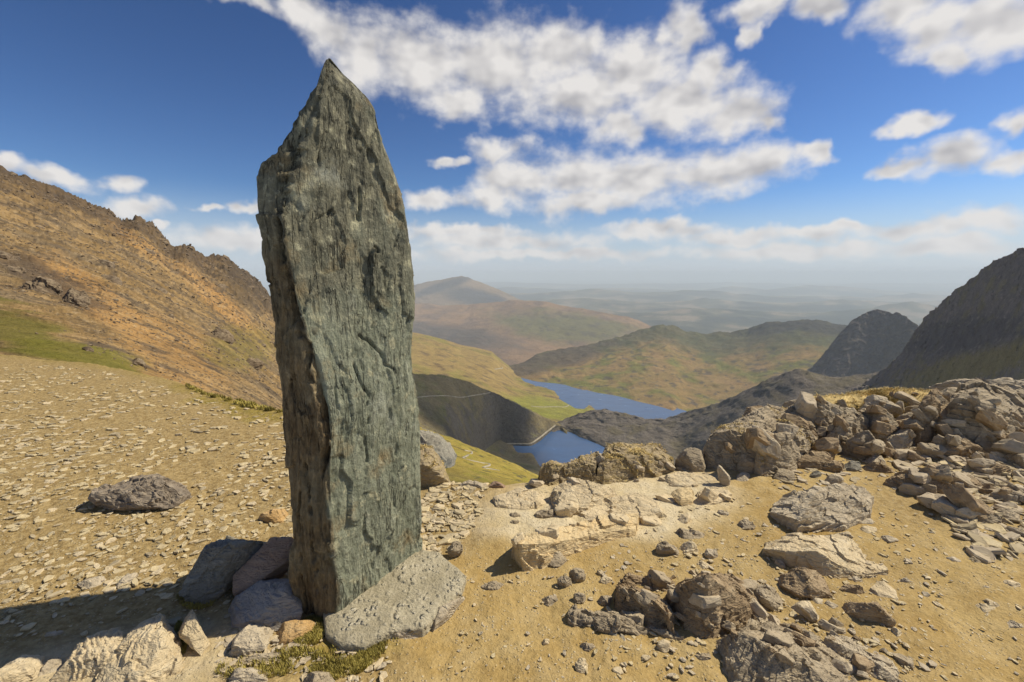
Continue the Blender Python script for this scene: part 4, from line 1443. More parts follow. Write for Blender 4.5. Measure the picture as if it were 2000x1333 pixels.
rock('rock', 'small pale rock beside the rounded corner boulder', [(76, 1318), (86, 1290), (110, 1282), (116, 1300), (98, 1320)], 'slab', 0.05, tilt=45, seed=13, sub=4)
rock('bedrock_outcrop', 'rough pale bedrock ledge at the edge of the shadow in front of the stone',
     [(440, 1278), (456, 1240), (492, 1208), (520, 1204), (528, 1232), (520, 1262), (480, 1288)], 'slab', 0.07, tilt=60, seed=14, rough=1.5, ledge=1.5, cat='outcrop')
rock('stone_slab', 'flat orange slab at the front foot of the standing stone', [(520, 1248), (545, 1222), (575, 1214), (640, 1212), (632, 1232), (600, 1252), (545, 1260)], 'orange', 0.035, tilt=74, p=4, seed=15, facet=0.4, ledge=0.3, cat='slab')
rock('stone', 'small round pale stone beside the orange slab', [(516, 1226), (524, 1212), (546, 1210), (544, 1222), (526, 1232)], 'pale', 0.025, tilt=60, sub=4, seed=16, cat='stone')
rock('stone_slab', 'layered grey slab in grass at the bottom edge of the picture', [(385, 1345), (430, 1318), (490, 1302), (540, 1304), (562, 1322), (566, 1345)], 'slab', 0.05, tilt=70, p=4, seed=17, ledge=2.2, strata=(0.1, 0.5, 0.9), cat='slab')
rock('stone_slab', 'thin grey slab half buried in yellow grass above the layered slab', [(430, 1296), (470, 1284), (520, 1276), (560, 1272), (574, 1284), (530, 1292), (470, 1302)], 'slab', 0.025, tilt=74, p=4, seed=18, ledge=1.4, cat='slab')
rock('boulder', 'rounded grey-brown boulder at the bottom edge below the standing stone', [(588, 1345), (594, 1316), (612, 1302), (640, 1304), (656, 1322), (660, 1345)], 'grey', 0.08, tilt=40, seed=19, cat='boulder')
rock('stone', 'grey flat stone sunk in dirt at the lower left of the shadow', [(80, 1246), (96, 1230), (124, 1230), (118, 1246)], 'slab', 0.02, tilt=75, sub=4, seed=20, cat='stone')

# ---- plinth of the stone: mortared rubble pad with a broken kerb
plinth = rock('plinth', 'rough mortared rubble pad curving around the right foot of the standing stone',
     [(632, 1210), (672, 1188), (760, 1120), (816, 1086), (858, 1094), (894, 1122), (912, 1140), (902, 1168), (868, 1208), (826, 1246), (760, 1252), (712, 1282), (668, 1280), (636, 1256)],
     'plinth', 0.04, tilt=89, p=6, sub=6, seed=21, rough=0.5, facet=0.22, ledge=0.0, sink=-0.02, cat='plinth', ncut=0, grow=1.0)
attach(rock('kerb_stone', 'long pale kerb stone set along the right edge of the rubble pad', [(824, 1226), (850, 1194), (885, 1158), (910, 1142), (908, 1160), (872, 1204), (842, 1232)], 'slab', 0.035, tilt=70, p=5, seed=22, facet=0.5, cat='stone', lift=0.012), plinth)
attach(rock('kerb_stone', 'flat pale kerb stone at the front of the rubble pad', [(750, 1222), (780, 1208), (826, 1210), (832, 1232), (800, 1248), (762, 1242)], 'slab', 0.035, tilt=72, p=5, seed=23, facet=0.5, cat='stone', lift=0.012), plinth)

# ---- pale bedrock sheet in the middle
loft('bedrock_slab', 'long cream rock block with a squared orange-tinted end on the dirt',
     [[(1008, 1096), (1024, 1115), (1050, 1111), (1088, 1096), (1132, 1080), (1178, 1064), (1236, 1046)],
      ([(1004, 1054), (1014, 1060), (1045, 1060), (1086, 1056), (1130, 1048), (1178, 1036), (1240, 1032)], (0.02, 0.0, 0.01, 0.02, 0.03, 0.03, 0.02)),
      ([(1008, 1048), (1030, 1042), (1060, 1033), (1096, 1026), (1134, 1017), (1180, 1006), (1246, 1004)], (0.05, 0.12, 0.14, 0.16, 0.17, 0.17, 0.14))], 'cream', seed=24, facet=0.7, ledge=0.5, nf=40, nt=40, cat='rock')
rock('bedrock_slab', 'low worn pale bedrock sheet nearest the lake view', [(968, 972), (990, 958), (1060, 946), (1090, 950), (1086, 976), (1060, 1000), (1010, 1000), (972, 990)], 'pale', 0.04, tilt=80, p=5, sub=6, seed=25, ledge=0.8, cat='rock')
rock('bedrock_slab', 'rounded cream bedrock shelf below the mossy outcrop', [(1062, 1010), (1076, 960), (1120, 942), (1180, 936), (1216, 946), (1214, 976), (1150, 996), (1090, 1012)], 'pale', 0.06, tilt=74, p=4, sub=6, seed=26, facet=0.9, ledge=0.9, cat='rock')
rock('bedrock_slab', 'wide smooth cream bedrock sheet in the centre of the worn ground', [(1096, 1012), (1140, 988), (1220, 962), (1290, 952), (1330, 968), (1310, 1000), (1240, 1018), (1150, 1030), (1106, 1030)], 'pale', 0.035, tilt=84, p=5, sub=6, seed=27, facet=0.6, ledge=0.8, cat='rock')
rock('bedrock_slab', 'pale bedrock sheet behind the leaning flat stone', [(1280, 940), (1310, 924), (1376, 920), (1410, 930), (1412, 950), (1350, 956), (1290, 952)], 'pale', 0.03, tilt=84, p=5, sub=5, seed=28, ledge=0.6, cat='rock')
rock('bedrock_slab', 'pale bedrock sheet to the right of the leaning flat stone', [(1350, 984), (1366, 962), (1400, 946), (1440, 954), (1436, 970), (1400, 984), (1370, 990)], 'pale', 0.025, tilt=84, p=5, sub=5, seed=29, ledge=0.6, cat='rock')
rock('stone', 'thin flat cream stone tilted up on edge on the pale bedrock', [(1310, 958), (1330, 954), (1362, 953), (1368, 964), (1352, 984), (1338, 986), (1322, 978)], 'cream', 0.018, tilt=62, turn=0.25, p=5, sub=4, seed=30, facet=0.35, lift=0.03, cat='stone')
rock('stone', 'small upright grey fin of rock right of the pale bedrock', [(1404, 914), (1410, 905), (1420, 918), (1430, 938), (1424, 948), (1412, 944), (1406, 930)], 'slab', 0.03, tilt=10, turn=0.3, sub=4, seed=31, cat='stone')
rock('stone', 'low grey-blue stone at the foot of the upright fin', [(1426, 944), (1436, 926), (1462, 922), (1476, 934), (1450, 944)], 'slab', 0.03, tilt=72, sub=4, seed=32, cat='stone')
rock('rock', 'lumpy grey bedrock bump left of the cream block', [(1036, 1004), (1050, 992), (1080, 990), (1094, 1002), (1076, 1012), (1046, 1012)], 'grey', 0.03, tilt=70, sub=5, seed=33, rough=1.6)
rock('rock', 'grey crumbly rock stuck to the lower side of the cream block', [(1064, 1086), (1082, 1076), (1110, 1080), (1112, 1096), (1090, 1108), (1070, 1104)], 'grey', 0.04, tilt=60, sub=5, seed=34, rough=1.5)

# ---- outcrop at the brink, centre
loft('rock_outcrop', 'jagged pale-topped outcrop on the brink directly below the near lake',
     [[(1047, 948), (1074, 948), (1104, 946), (1136, 945), (1166, 946)],
      ([(1056, 914), (1072, 902), (1100, 908), (1134, 900), (1162, 908)], (0.03, 0.06, 0.06, 0.06, 0.04)),
      ([(1060, 908), (1076, 899), (1106, 902), (1140, 889), (1170, 880)], (0.10, 0.2, 0.24, 0.26, 0.28))], 'mossy', seed=35, rough=1.8, facet=1.6, ledge=1.6, strata=(0.85, 0.1, -0.5), cat='outcrop')
loft('rock_outcrop', 'mossy brown outcrop with yellow grass on its crown on the brink',
     [[(1158, 946), (1188, 945), (1220, 941), (1252, 937), (1290, 926), (1322, 916)],
      ([(1168, 918), (1186, 898), (1220, 894), (1250, 889), (1286, 892), (1314, 904)], (0.03, 0.06, 0.08, 0.08, 0.06, 0.03)),
      ([(1172, 900), (1187, 866), (1212, 863), (1250, 869), (1286, 866), (1314, 894)], (0.12, 0.34, 0.40, 0.42, 0.36, 0.16))], 'mossy', seed=36, facet=1.2, nf=40, nt=50, cat='outcrop')
rock('rock', 'squat tan rock with a knob on top standing apart at the brink', [(1320, 918), (1326, 895), (1342, 876), (1356, 870), (1370, 876), (1372, 900), (1366, 916)], 'grey', 0.10, tilt=15, seed=37, facet=0.8)

# ---- big right-hand outcrops along the brink
loft('rock_outcrop', 'large dark overhanging outcrop with slanting layers at the left end of the right ridge',
     [[(1370, 912), (1390, 916), (1420, 919), (1455, 924), (1494, 928)],
      ([(1380, 862), (1402, 842), (1430, 838), (1470, 850), (1490, 862)], (0.04, 0.08, 0.10, 0.08, 0.06)),
      ([(1384, 854), (1412, 830), (1452, 812), (1500, 788), (1540, 796)], (0.15, 0.45, 0.65, 0.8, 0.85))], 'grey', seed=38, ledge=2.4, facet=1.3, strata=(0.75, 0.1, 0.6), nf=60, nt=60, cat='outcrop')
loft('rock_outcrop', 'pale lumpy outcrop face in sun in front of the dark overhang',
     [[(1486, 930), (1512, 926), (1542, 921), (1578, 900), (1606, 882)],
      ([(1481, 872), (1500, 856), (1536, 849), (1572, 856), (1602, 866)], (0.05, 0.08, 0.10, 0.10, 0.08)),
      ([(1484, 846), (1512, 818), (1544, 798), (1580, 788), (1614, 800)], (0.3, 0.6, 0.75, 0.7, 0.6))], 'grey', seed=39, rough=1.5, facet=1.3, nf=50, nt=60, cat='outcrop')
rock('rock_outcrop', 'jumbled grey blocks below the turf bank on the right ridge', [(1540, 850), (1548, 800), (1575, 782), (1610, 790), (1650, 796), (1664, 830), (1640, 856), (1590, 866)], 'grey', 0.30, tilt=20, sub=6, seed=40, rough=1.3, facet=1.4, cat='outcrop')
rock('boulder', 'tall split boulder under the turf bank left of centre of the right ridge', [(1578, 850), (1582, 800), (1596, 786), (1608, 800), (1612, 846)], 'grey', 0.12, tilt=10, seed=41, cat='boulder')
loft('boulder', 'broad leaning grey boulder in shade between turf bank and foreground rocks',
     [[(1596, 890), (1626, 892), (1656, 886), (1692, 868), (1714, 852)],
      ([(1610, 854), (1636, 832), (1660, 817), (1690, 816), (1712, 820)], (0.05, 0.09, 0.10, 0.08, 0.05)),
      ([(1618, 842), (1646, 814), (1670, 802), (1698, 798), (1716, 808)], (0.2, 0.36, 0.4, 0.38, 0.25))], 'grey', seed=42, facet=1.2, nf=50, cat='boulder')
rock('boulder', 'blocky grey boulder with sunlit right side beside the broad leaning boulder', [(1694, 858), (1702, 818), (1722, 796), (1746, 806), (1756, 832), (1744, 858), (1716, 868)], 'grey', 0.18, tilt=20, sub=5, seed=43, turn=-0.2, cat='boulder')
rock('boulder', 'pyramid-shaped grey boulder with a bright right face in front of the right ridge',
     [(1640, 892), (1652, 862), (1672, 842), (1696, 838), (1726, 850), (1738, 872), (1730, 886), (1700, 896), (1660, 900)], 'grey', 0.17, tilt=30, sub=6, seed=44, cuts=[(-0.5, -1, 0.25, 0.22), (0.8, -0.3, 0.6, 0.28)], facet=0.7, cat='boulder')
rock('rock', 'brown rounded rock in front of the pyramid-shaped boulder', [(1548, 906), (1566, 886), (1596, 872), (1618, 876), (1626, 892), (1604, 912), (1570, 918)], 'brown', 0.11, tilt=35, seed=45)
rock('rock', 'small pale rock between the brown rounded rock and the pyramid-shaped boulder', [(1630, 862), (1640, 852), (1652, 856), (1650, 872), (1634, 876)], 'slab', 0.05, tilt=35, sub=4, seed=46)
rock('rock', 'dark angular rock low in front of the pyramid-shaped boulder', [(1640, 912), (1662, 898), (1676, 900), (1680, 918), (1654, 920)], 'dark', 0.05, tilt=40, sub=4, seed=47)
rock('rock', 'bluish pale flat rock at the foot of the pyramid-shaped boulder', [(1680, 902), (1700, 888), (1740, 894), (1744, 902), (1700, 908)], 'slab', 0.04, tilt=65, sub=4, seed=48)
rock('rock', 'long low brown rock below the bluish flat rock', [(1684, 918), (1690, 904), (1730, 904), (1762, 914), (1740, 922), (1700, 924)], 'brown', 0.05, tilt=55, sub=5, seed=49)
rock('rock', 'angular tan rock alone on dirt left of the brown rounded rock', [(1508, 932), (1520, 912), (1544, 910), (1560, 928), (1552, 938), (1524, 938)], 'grey', 0.07, tilt=45, sub=5, seed=50, facet=1.2)
rock('rock', 'small dark pointed rock below the brown rounded rock', [(1576, 934), (1592, 918), (1606, 922), (1602, 934)], 'dark', 0.04, tilt=35, sub=4, seed=51)
rock('rock', 'pale angular rock just above the striped slab', [(1612, 944), (1622, 924), (1636, 920), (1652, 940), (1640, 948)], 'slab', 0.05, tilt=45, sub=4, seed=52)
rock('rock', 'brown low rock above the striped slab and below the broad leaning boulder', [(1600, 916), (1618, 898), (1650, 902), (1660, 914), (1640, 924)], 'brown', 0.06, tilt=45, sub=5, seed=53)
loft('rock_outcrop', 'massive dark cliff-like outcrop with a pale crest at the right edge',
     [[(1838, 876), (1870, 884), (1912, 890), (1962, 888), (2012, 876), (2100, 874)],
      ([(1850, 800), (1872, 790), (1912, 794), (1962, 802), (2012, 816), (2100, 822)], (0.06, 0.10, 0.12, 0.12, 0.10, 0.10)),
      ([(1858, 772), (1874, 752), (1912, 744), (1952, 750), (2012, 764), (2100, 768)], (0.3, 0.6, 0.7, 0.75, 0.7, 0.6))], 'grey', seed=54, rough=1.3, facet=1.4, ledge=1.6, strata=(0.1, 0.3, 0.9), ns=150, nf=70, nt=60, cat='outcrop')
rock('rock_outcrop', 'lighter crest of broken blue-grey blocks on the skyline at the right edge', [(1860, 778), (1866, 744), (1920, 736), (1960, 742), (2040, 738), (2080, 750), (2060, 790), (1950, 790)], 'slab', 0.40, tilt=20, sub=6, seed=55, rough=1.4, facet=1.3, cat='outcrop')
loft('boulder', 'tall dark leaning fin of rock left of the massive right outcrop',
     [[(1776, 870), (1796, 876), (1816, 876), (1838, 872)],
      ([(1784, 818), (1800, 790), (1820, 776), (1836, 788)], (0.06, 0.10, 0.12, 0.10)),
      ([(1790, 803), (1807, 771), (1828, 756), (1840, 767)], (0.2, 0.3, 0.35, 0.3))], 'brown', seed=56, facet=1.4, ledge=1.6, strata=(0.9, 0.2, 0.2), nf=60, cat='boulder')
rock('boulder', 'dark gap-filling rock wedged between the leaning fin and the massive outcrop', [(1822, 868), (1834, 806), (1858, 762), (1872, 790), (1870, 866), (1846, 876)], 'brown', 0.15, tilt=12, sub=5, seed=57, cat='boulder')
rock('rock', 'dark low rock in deep shade below the leaning fin', [(1744, 866), (1760, 842), (1790, 846), (1800, 866), (1770, 876)], 'dark', 0.10, tilt=30, sub=5, seed=58)
rock('rock_outcrop', 'flat-topped ledge of brown layered rock in front of the massive right outcrop', [(1784, 890), (1790, 868), (1830, 862), (1862, 852), (1900, 864), (1930, 876), (1900, 890), (1840, 898)], 'brown', 0.15, tilt=42, sub=6, seed=59, ledge=2.0, strata=(0.1, 0.4, 0.9), cat='outcrop')
rock('rock', 'brown angular rock at the right edge on the stony slope', [(1956, 862), (1966, 836), (1990, 828), (2030, 840), (2030, 868), (1980, 872)], 'brown', 0.14, tilt=30, seed=60)
rock('boulder', 'double-humped brown boulder with a dark right face on the dirt edge', [(1736, 958), (1752, 926), (1780, 914), (1806, 910), (1832, 914), (1850, 932), (1840, 950), (1800, 962), (1760, 966)], 'brown', 0.13, tilt=32, sub=6, seed=61, cuts=[(-0.4, -1, 0.15, 0.25)], cat='boulder')
rock('boulder', 'rounded grey-brown boulder with smooth face among the right-hand plates', [(1840, 1004), (1856, 976), (1876, 966), (1904, 968), (1922, 990), (1924, 1008), (1880, 1014)], 'brown', 0.12, tilt=30, sub=6, seed=62, facet=0.7, cat='boulder')

# ---- the pair of big slabs, right of centre
loft('stone_slab', 'large striped grey slab with split layers lying on the dirt right of centre',
     [[(1508, 1010), (1532, 1030), (1558, 1044), (1602, 1038), (1646, 1040), (1690, 1018)],
      ([(1505, 998), (1530, 1004), (1560, 1012), (1602, 1016), (1646, 1020), (1696, 1002)], (0.01, 0.02, 0.02, 0.02, 0.02, 0.02)),
      ([(1516, 982), (1552, 962), (1600, 949), (1640, 943), (1690, 950), (1706, 968)], (0.12, 0.30, 0.36, 0.40, 0.38, 0.22))], 'slab', seed=63, ledge=3.2, facet=0.9, strata=(-0.25, 0.75, 0.5), ns=140, nf=40, nt=80, cat='slab')
loft('stone_slab', 'large pale slab with shadowed front face below the striped slab',
     [[(1500, 1082), (1542, 1106), (1590, 1120), (1640, 1131), (1690, 1129), (1732, 1122)],
      ([(1493, 1070), (1533, 1074), (1595, 1074), (1640, 1100), (1690, 1119), (1735, 1110)], (0.0, 0.02, 0.03, 0.03, 0.01, 0.01)),
      ([(1500, 1064), (1560, 1037), (1610, 1042), (1658, 1040), (1690, 1078), (1734, 1104)], (0.06, 0.26, 0.32, 0.34, 0.24, 0.06))], 'pale', seed=64, facet=0.8, ledge=0.8, ns=140, nf=50, nt=70, cat='slab')
rock('rock', 'humped tan rock tucked under the large pale slab', [(1530, 1136), (1538, 1112), (1564, 1104), (1602, 1108), (1622, 1130), (1644, 1150), (1630, 1166), (1590, 1160), (1550, 1156)], 'brown', 0.09, tilt=40, sub=6, seed=65)
rock('rock', 'small brown rock right of the humped tan rock', [(1642, 1146), (1656, 1136), (1684, 1148), (1692, 1164), (1670, 1164)], 'brown', 0.045, tilt=48, sub=5, seed=66)
rock('stone', 'white flat stone sunk in dirt right of the humped tan rock', [(1700, 1152), (1716, 1136), (1746, 1138), (1758, 1154), (1752, 1178), (1728, 1176), (1706, 1164)], 'pale', 0.02, tilt=84, p=5, sub=5, seed=67, facet=0.3, cat='stone')
rock('rock', 'brown wedge rock with shadow at its left below the white flat stone', [(1654, 1188), (1664, 1168), (1690, 1172), (1716, 1170), (1732, 1190), (1748, 1216), (1740, 1226), (1690, 1212)], 'brown', 0.075, tilt=38, sub=6, seed=68, cuts=[(-0.4, -1, 0.1, 0.25)])
rock('stone', 'small bright angular stone at the tip of the brown wedge rock', [(1740, 1226), (1748, 1222), (1768, 1236), (1764, 1244), (1744, 1244)], 'pale', 0.025, tilt=55, sub=4, seed=69, cat='stone')
rock('rock', 'grey angular block beside the big brown-faced outcrop', [(1458, 1150), (1466, 1136), (1490, 1134), (1516, 1142), (1530, 1160), (1526, 1184), (1514, 1192), (1482, 1172)], 'grey', 0.07, tilt=42, sub=6, seed=70, facet=1.1)
rock('stone_slab', 'smooth pale flat slab below the humped tan rock', [(1526, 1182), (1548, 1166), (1590, 1172), (1612, 1200), (1630, 1218), (1590, 1216), (1556, 1200)], 'pale', 0.022, tilt=80, p=5, sub=5, seed=71, facet=0.35, ledge=0.4, cat='slab')
rock('stone', 'oval grey pebble lying on the smooth pale flat slab edge', [(1566, 1162), (1578, 1152), (1596, 1152), (1598, 1162), (1580, 1168)], 'slab', 0.02, tilt=65, sub=4, seed=72, facet=0.3, cat='stone')
rock('stone', 'flat oval stone just right of the oval grey pebble', [(1576, 1172), (1588, 1164), (1606, 1168), (1610, 1178), (1596, 1182)], 'slab', 0.016, tilt=70, sub=4, seed=73, facet=0.3, cat='stone')
rock('stone', 'tan flat stone at the end of the row of three oval stones', [(1608, 1180), (1620, 1168), (1640, 1178), (1638, 1188), (1624, 1190)], 'slab', 0.016, tilt=70, sub=4, seed=74, facet=0.3, cat='stone')
rock('stone', 'flat pale plate leaning at the right corner of the striped slab', [(1674, 1020), (1688, 1008), (1712, 1014), (1708, 1022), (1690, 1026)], 'slab', 0.012, tilt=72, sub=4, seed=75, facet=0.3, cat='stone')
rock('stone', 'pale flake on grit just below the leaning plate of the striped slab', [(1674, 1040), (1680, 1028), (1706, 1026), (1716, 1038), (1696, 1044)], 'pale', 0.015, tilt=74, sub=4, seed=76, cat='stone')
rock('stone', 'small dark-edged stone on dirt right of the striped slab flakes', [(1714, 1052), (1722, 1044), (1744, 1050), (1754, 1056), (1736, 1060)], 'slab', 0.018, tilt=65, sub=4, seed=77, cat='stone')

# ---- bottom-right outcrop
loft('rock_outcrop', 'big brown-faced outcrop with a sunlit sloping back in the lower right foreground',
     [[(1299, 1172), (1318, 1208), (1337, 1232), (1360, 1249), (1392, 1249), (1415, 1240), (1447, 1232), (1480, 1218)],
      ([(1302, 1164), (1328, 1140), (1348, 1130), (1386, 1120), (1410, 1140), (1443, 1169), (1467, 1195), (1500, 1212)], (0.02, 0.05, 0.08, 0.10, 0.10, 0.08, 0.05, 0.02)),
      ([(1306, 1158), (1338, 1132), (1366, 1121), (1426, 1121), (1474, 1140), (1514, 1166), (1548, 1194), (1584, 1232)], (0.06, 0.14, 0.24, 0.32, 0.34, 0.30, 0.26, 0.18))], 'brown', seed=78, rough=1.3, ns=150, nf=50, nt=44, strata=(-0.55, 0.5, 0.6), cat='outcrop')
loft('rock_outcrop', 'dark craggy outcrop face at the bottom edge below the big brown-faced outcrop',
     [[(1386, 1254), (1406, 1284), (1414, 1312), (1424, 1352), (1480, 1372), (1522, 1372), (1562, 1372), (1604, 1382)],
      ([(1390, 1248), (1420, 1238), (1450, 1233), (1478, 1245), (1504, 1266), (1542, 1271), (1580, 1293), (1622, 1336)], (0.02, 0.06, 0.08, 0.12, 0.10, 0.10, 0.08, 0.04)),
      ([(1400, 1244), (1432, 1230), (1466, 1220), (1510, 1214), (1562, 1222), (1610, 1256), (1664, 1288), (1744, 1340)], (0.05, 0.14, 0.22, 0.30, 0.32, 0.30, 0.26, 0.14))], 'grey', seed=80, rough=1.4, ns=150, nf=50, nt=44, ledge=1.6, strata=(-0.55, 0.5, 0.6), cat='outcrop')
loft('rock', 'long grooved grey rock at the right end of the lower right outcrop',
     [[(1606, 1260), (1638, 1284), (1676, 1303), (1714, 1332), (1750, 1338)],
      ([(1612, 1241), (1641, 1256), (1688, 1276), (1720, 1296), (1754, 1322)], (0.01, 0.03, 0.04, 0.04, 0.02)),
      ([(1624, 1235), (1667, 1240), (1704, 1256), (1740, 1282), (1757, 1310)], (0.04, 0.12, 0.14, 0.12, 0.06))], 'slab', seed=82, ledge=1.6, strata=(-0.5, 0.6, 0.6), nf=40, nt=50, cat='rock')
rock('rock', 'small rounded rock between the grooved rock and the sloping bedrock ridge', [(1548, 1250), (1560, 1226), (1584, 1232), (1608, 1254), (1606, 1270), (1580, 1266)], 'grey', 0.05, tilt=42, sub=6, seed=83)
loft('rock_outcrop', 'knobbly brown rock left of the big brown-faced outcrop',
     [[(1195, 1186), (1218, 1204), (1247, 1214), (1276, 1225), (1311, 1230), (1328, 1246)],
      ([(1200, 1173), (1209, 1147), (1232, 1147), (1254, 1158), (1278, 1170), (1304, 1196)], (0.02, 0.06, 0.08, 0.08, 0.07, 0.03)),
      ([(1203, 1160), (1214, 1141), (1240, 1143), (1271, 1153), (1297, 1168), (1316, 1196)], (0.05, 0.12, 0.16, 0.16, 0.14, 0.08))], 'brown', seed=84, rough=2.4, facet=1.4, nf=50, nt=50, cat='outcrop')
loft('rock_outcrop', 'brown ridge of rock behind the knobbly rock with a pale right end',
     [[(1201, 1148), (1216, 1152), (1258, 1153), (1302, 1158), (1336, 1144)],
      ([(1206, 1136), (1232, 1121), (1256, 1128), (1282, 1123), (1334, 1138)], (0.02, 0.06, 0.07, 0.06, 0.03)),
      ([(1214, 1128), (1238, 1119), (1262, 1122), (1295, 1122), (1336, 1132)], (0.05, 0.12, 0.14, 0.14, 0.10))], 'brown', seed=85, rough=1.6, facet=1.2, cat='outcrop')
rock('rock_outcrop', 'low spiky strip of bedrock in dirt below the knobbly rock',
     [(1108, 1200), (1124, 1192), (1180, 1196), (1250, 1216), (1310, 1232), (1330, 1244), (1290, 1246), (1220, 1236), (1160, 1232), (1120, 1222)], 'grey', 0.05, tilt=66, sub=7, seed=86, rough=2.6, ledge=1.5, strata=(0.6, 0.6, 0.3), cat='outcrop', sink=0.01)
rock('stone', 'dark angular stone poking from the low spiky strip', [(1174, 1228), (1190, 1218), (1204, 1222), (1202, 1238), (1184, 1240)], 'dark', 0.03, tilt=30, sub=4, seed=87, cat='stone')
rock('stone', 'round white stone just below the end of the spiky strip', [(1284, 1256), (1294, 1246), (1308, 1252), (1310, 1266), (1298, 1274), (1286, 1268)], 'pale', 0.03, tilt=50, sub=4, seed=88, facet=0.5, cat='stone')

# ---- more of the broken bedrock in the lower right
loft('rock_outcrop', 'sunlit sloping bedrock back linking the brown-faced outcrop to the bottom outcrop',
     [[(1440, 1236), (1470, 1248), (1505, 1262), (1545, 1268), (1580, 1288), (1616, 1322)],
      ([(1446, 1226), (1476, 1232), (1510, 1240), (1548, 1246), (1584, 1268), (1622, 1306)], 0.02),
      ([(1474, 1186), (1504, 1196), (1540, 1214), (1572, 1238), (1612, 1266), (1660, 1304)], (0.10, 0.14, 0.16, 0.16, 0.14, 0.10))], 'slab', seed=301, ledge=2.4, facet=0.8, strata=(-0.55, 0.6, 0.5), ns=150, nt=60)
loft('rock_outcrop', 'thin rib of bedrock along the right flank of the lower right outcrop',
     [[(1540, 1240), (1570, 1262), (1604, 1284), (1650, 1312), (1700, 1345)],
      ([(1544, 1226), (1574, 1246), (1610, 1268), (1656, 1296), (1708, 1332)], 0.015),
      ([(1556, 1216), (1592, 1234), (1630, 1256), (1676, 1286), (1730, 1326)], (0.05, 0.08, 0.08, 0.08, 0.05))], 'grey', seed=302, ledge=2.0, facet=1.0, strata=(-0.5, 0.6, 0.6))
loft('rock_outcrop', 'crumbling low strip of bedrock running right from the knobbly rock to the spiky strip',
     [[(1112, 1212), (1150, 1226), (1200, 1236), (1256, 1240), (1310, 1246), (1336, 1250)],
      ([(1116, 1200), (1152, 1204), (1202, 1212), (1258, 1222), (1312, 1234), (1338, 1242)], 0.02),
      ([(1122, 1194), (1160, 1190), (1210, 1196), (1266, 1210), (1316, 1226), (1340, 1238)], (0.04, 0.08, 0.10, 0.09, 0.07, 0.03))], 'grey', seed=303, rough=2.6, facet=2.0, ledge=1.2)

# ---- jumble of angular blocks along the right-hand ridge
RJ = random.Random(77)
jumble = [
    ('squarish tan block against the dark overhang foot', (1440, 880, 1486, 926)), ('thin leaning slab beside the pale lumpy face', (1590, 862, 1632, 900)),
    ('angular block in shade behind the pyramid-shaped boulder', (1700, 826, 1756, 866)), ('grey wedge between the pyramid-shaped boulder and the leaning fin', (1742, 836, 1790, 880)),
    ('pale topped block left of the massive right outcrop base', (1830, 846, 1880, 892)), ('small blocky rock on the flat-topped brown ledge', (1858, 846, 1896, 872)),
    ('angular pale block on top of the massive right outcrop', (1880, 736, 1930, 772)), ('second pale block on the skyline crest near the right edge', (1936, 734, 1990, 768)),
    ('flat grey block on the skyline crest beside the leaning fin', (1842, 752, 1884, 790)), ('jutting block above the dark overhang', (1462, 786, 1520, 826)),
    ('grey block under the left end of the turf bank', (1560, 792, 1612, 836)), ('cracked block under the middle of the turf bank', (1622, 790, 1676, 830)),
    ('upright block right of the cracked block under the turf bank', (1672, 786, 1716, 834)), ('dark block in the gully below the turf bank right end', (1756, 796, 1800, 846)),
    ('low layered rock on the stony slope below the massive outcrop', (1900, 896, 1980, 934)), ('layered rock step at the right edge below the cliff', (1950, 872, 2030, 912)),
    ('long low ledge of rock on the right stony slope', (1850, 926, 1940, 958)), ('dark ledge at the right edge beside the long low ledge', (1930, 944, 2020, 984)),
    ('plate-like rock below the dark right-edge ledge', (1930, 990, 2010, 1022)), ('flat dark rock on the lower stony slope at the right edge', (1940, 1028, 2020, 1056)),
    ('wedge of rock left of the long low ledge', (1784, 960, 1850, 984)), ('slanting plate above the rounded grey-brown boulder', (1830, 946, 1896, 968)),
]
for i, (lab, (x0, y0, x1, y1)) in enumerate(jumble):
    G = on_ground((x0 + x1) / 2, y1)
    hw = (x1 - x0) / 2 * G[1] / 900
    low = (x1 - x0) > 1.9 * (y1 - y0)
    rock('rock', lab, box_outline(x0, y0, x1, y1, 400 + i, RJ.choice((5, 6, 7))), RJ.choice(('grey', 'slab', 'grey', 'brown')), hw * (0.35 if low else 0.8), tilt=62 if low else RJ.uniform(12, 34),
         turn=RJ.uniform(-0.35, 0.35), p=8, sub=6, seed=330 + i, facet=0.8, ncut=13, ledge=1.8, strata=(RJ.uniform(-0.4, 0.4), 0.4, 0.9), group='blocks of the right-hand ridge')

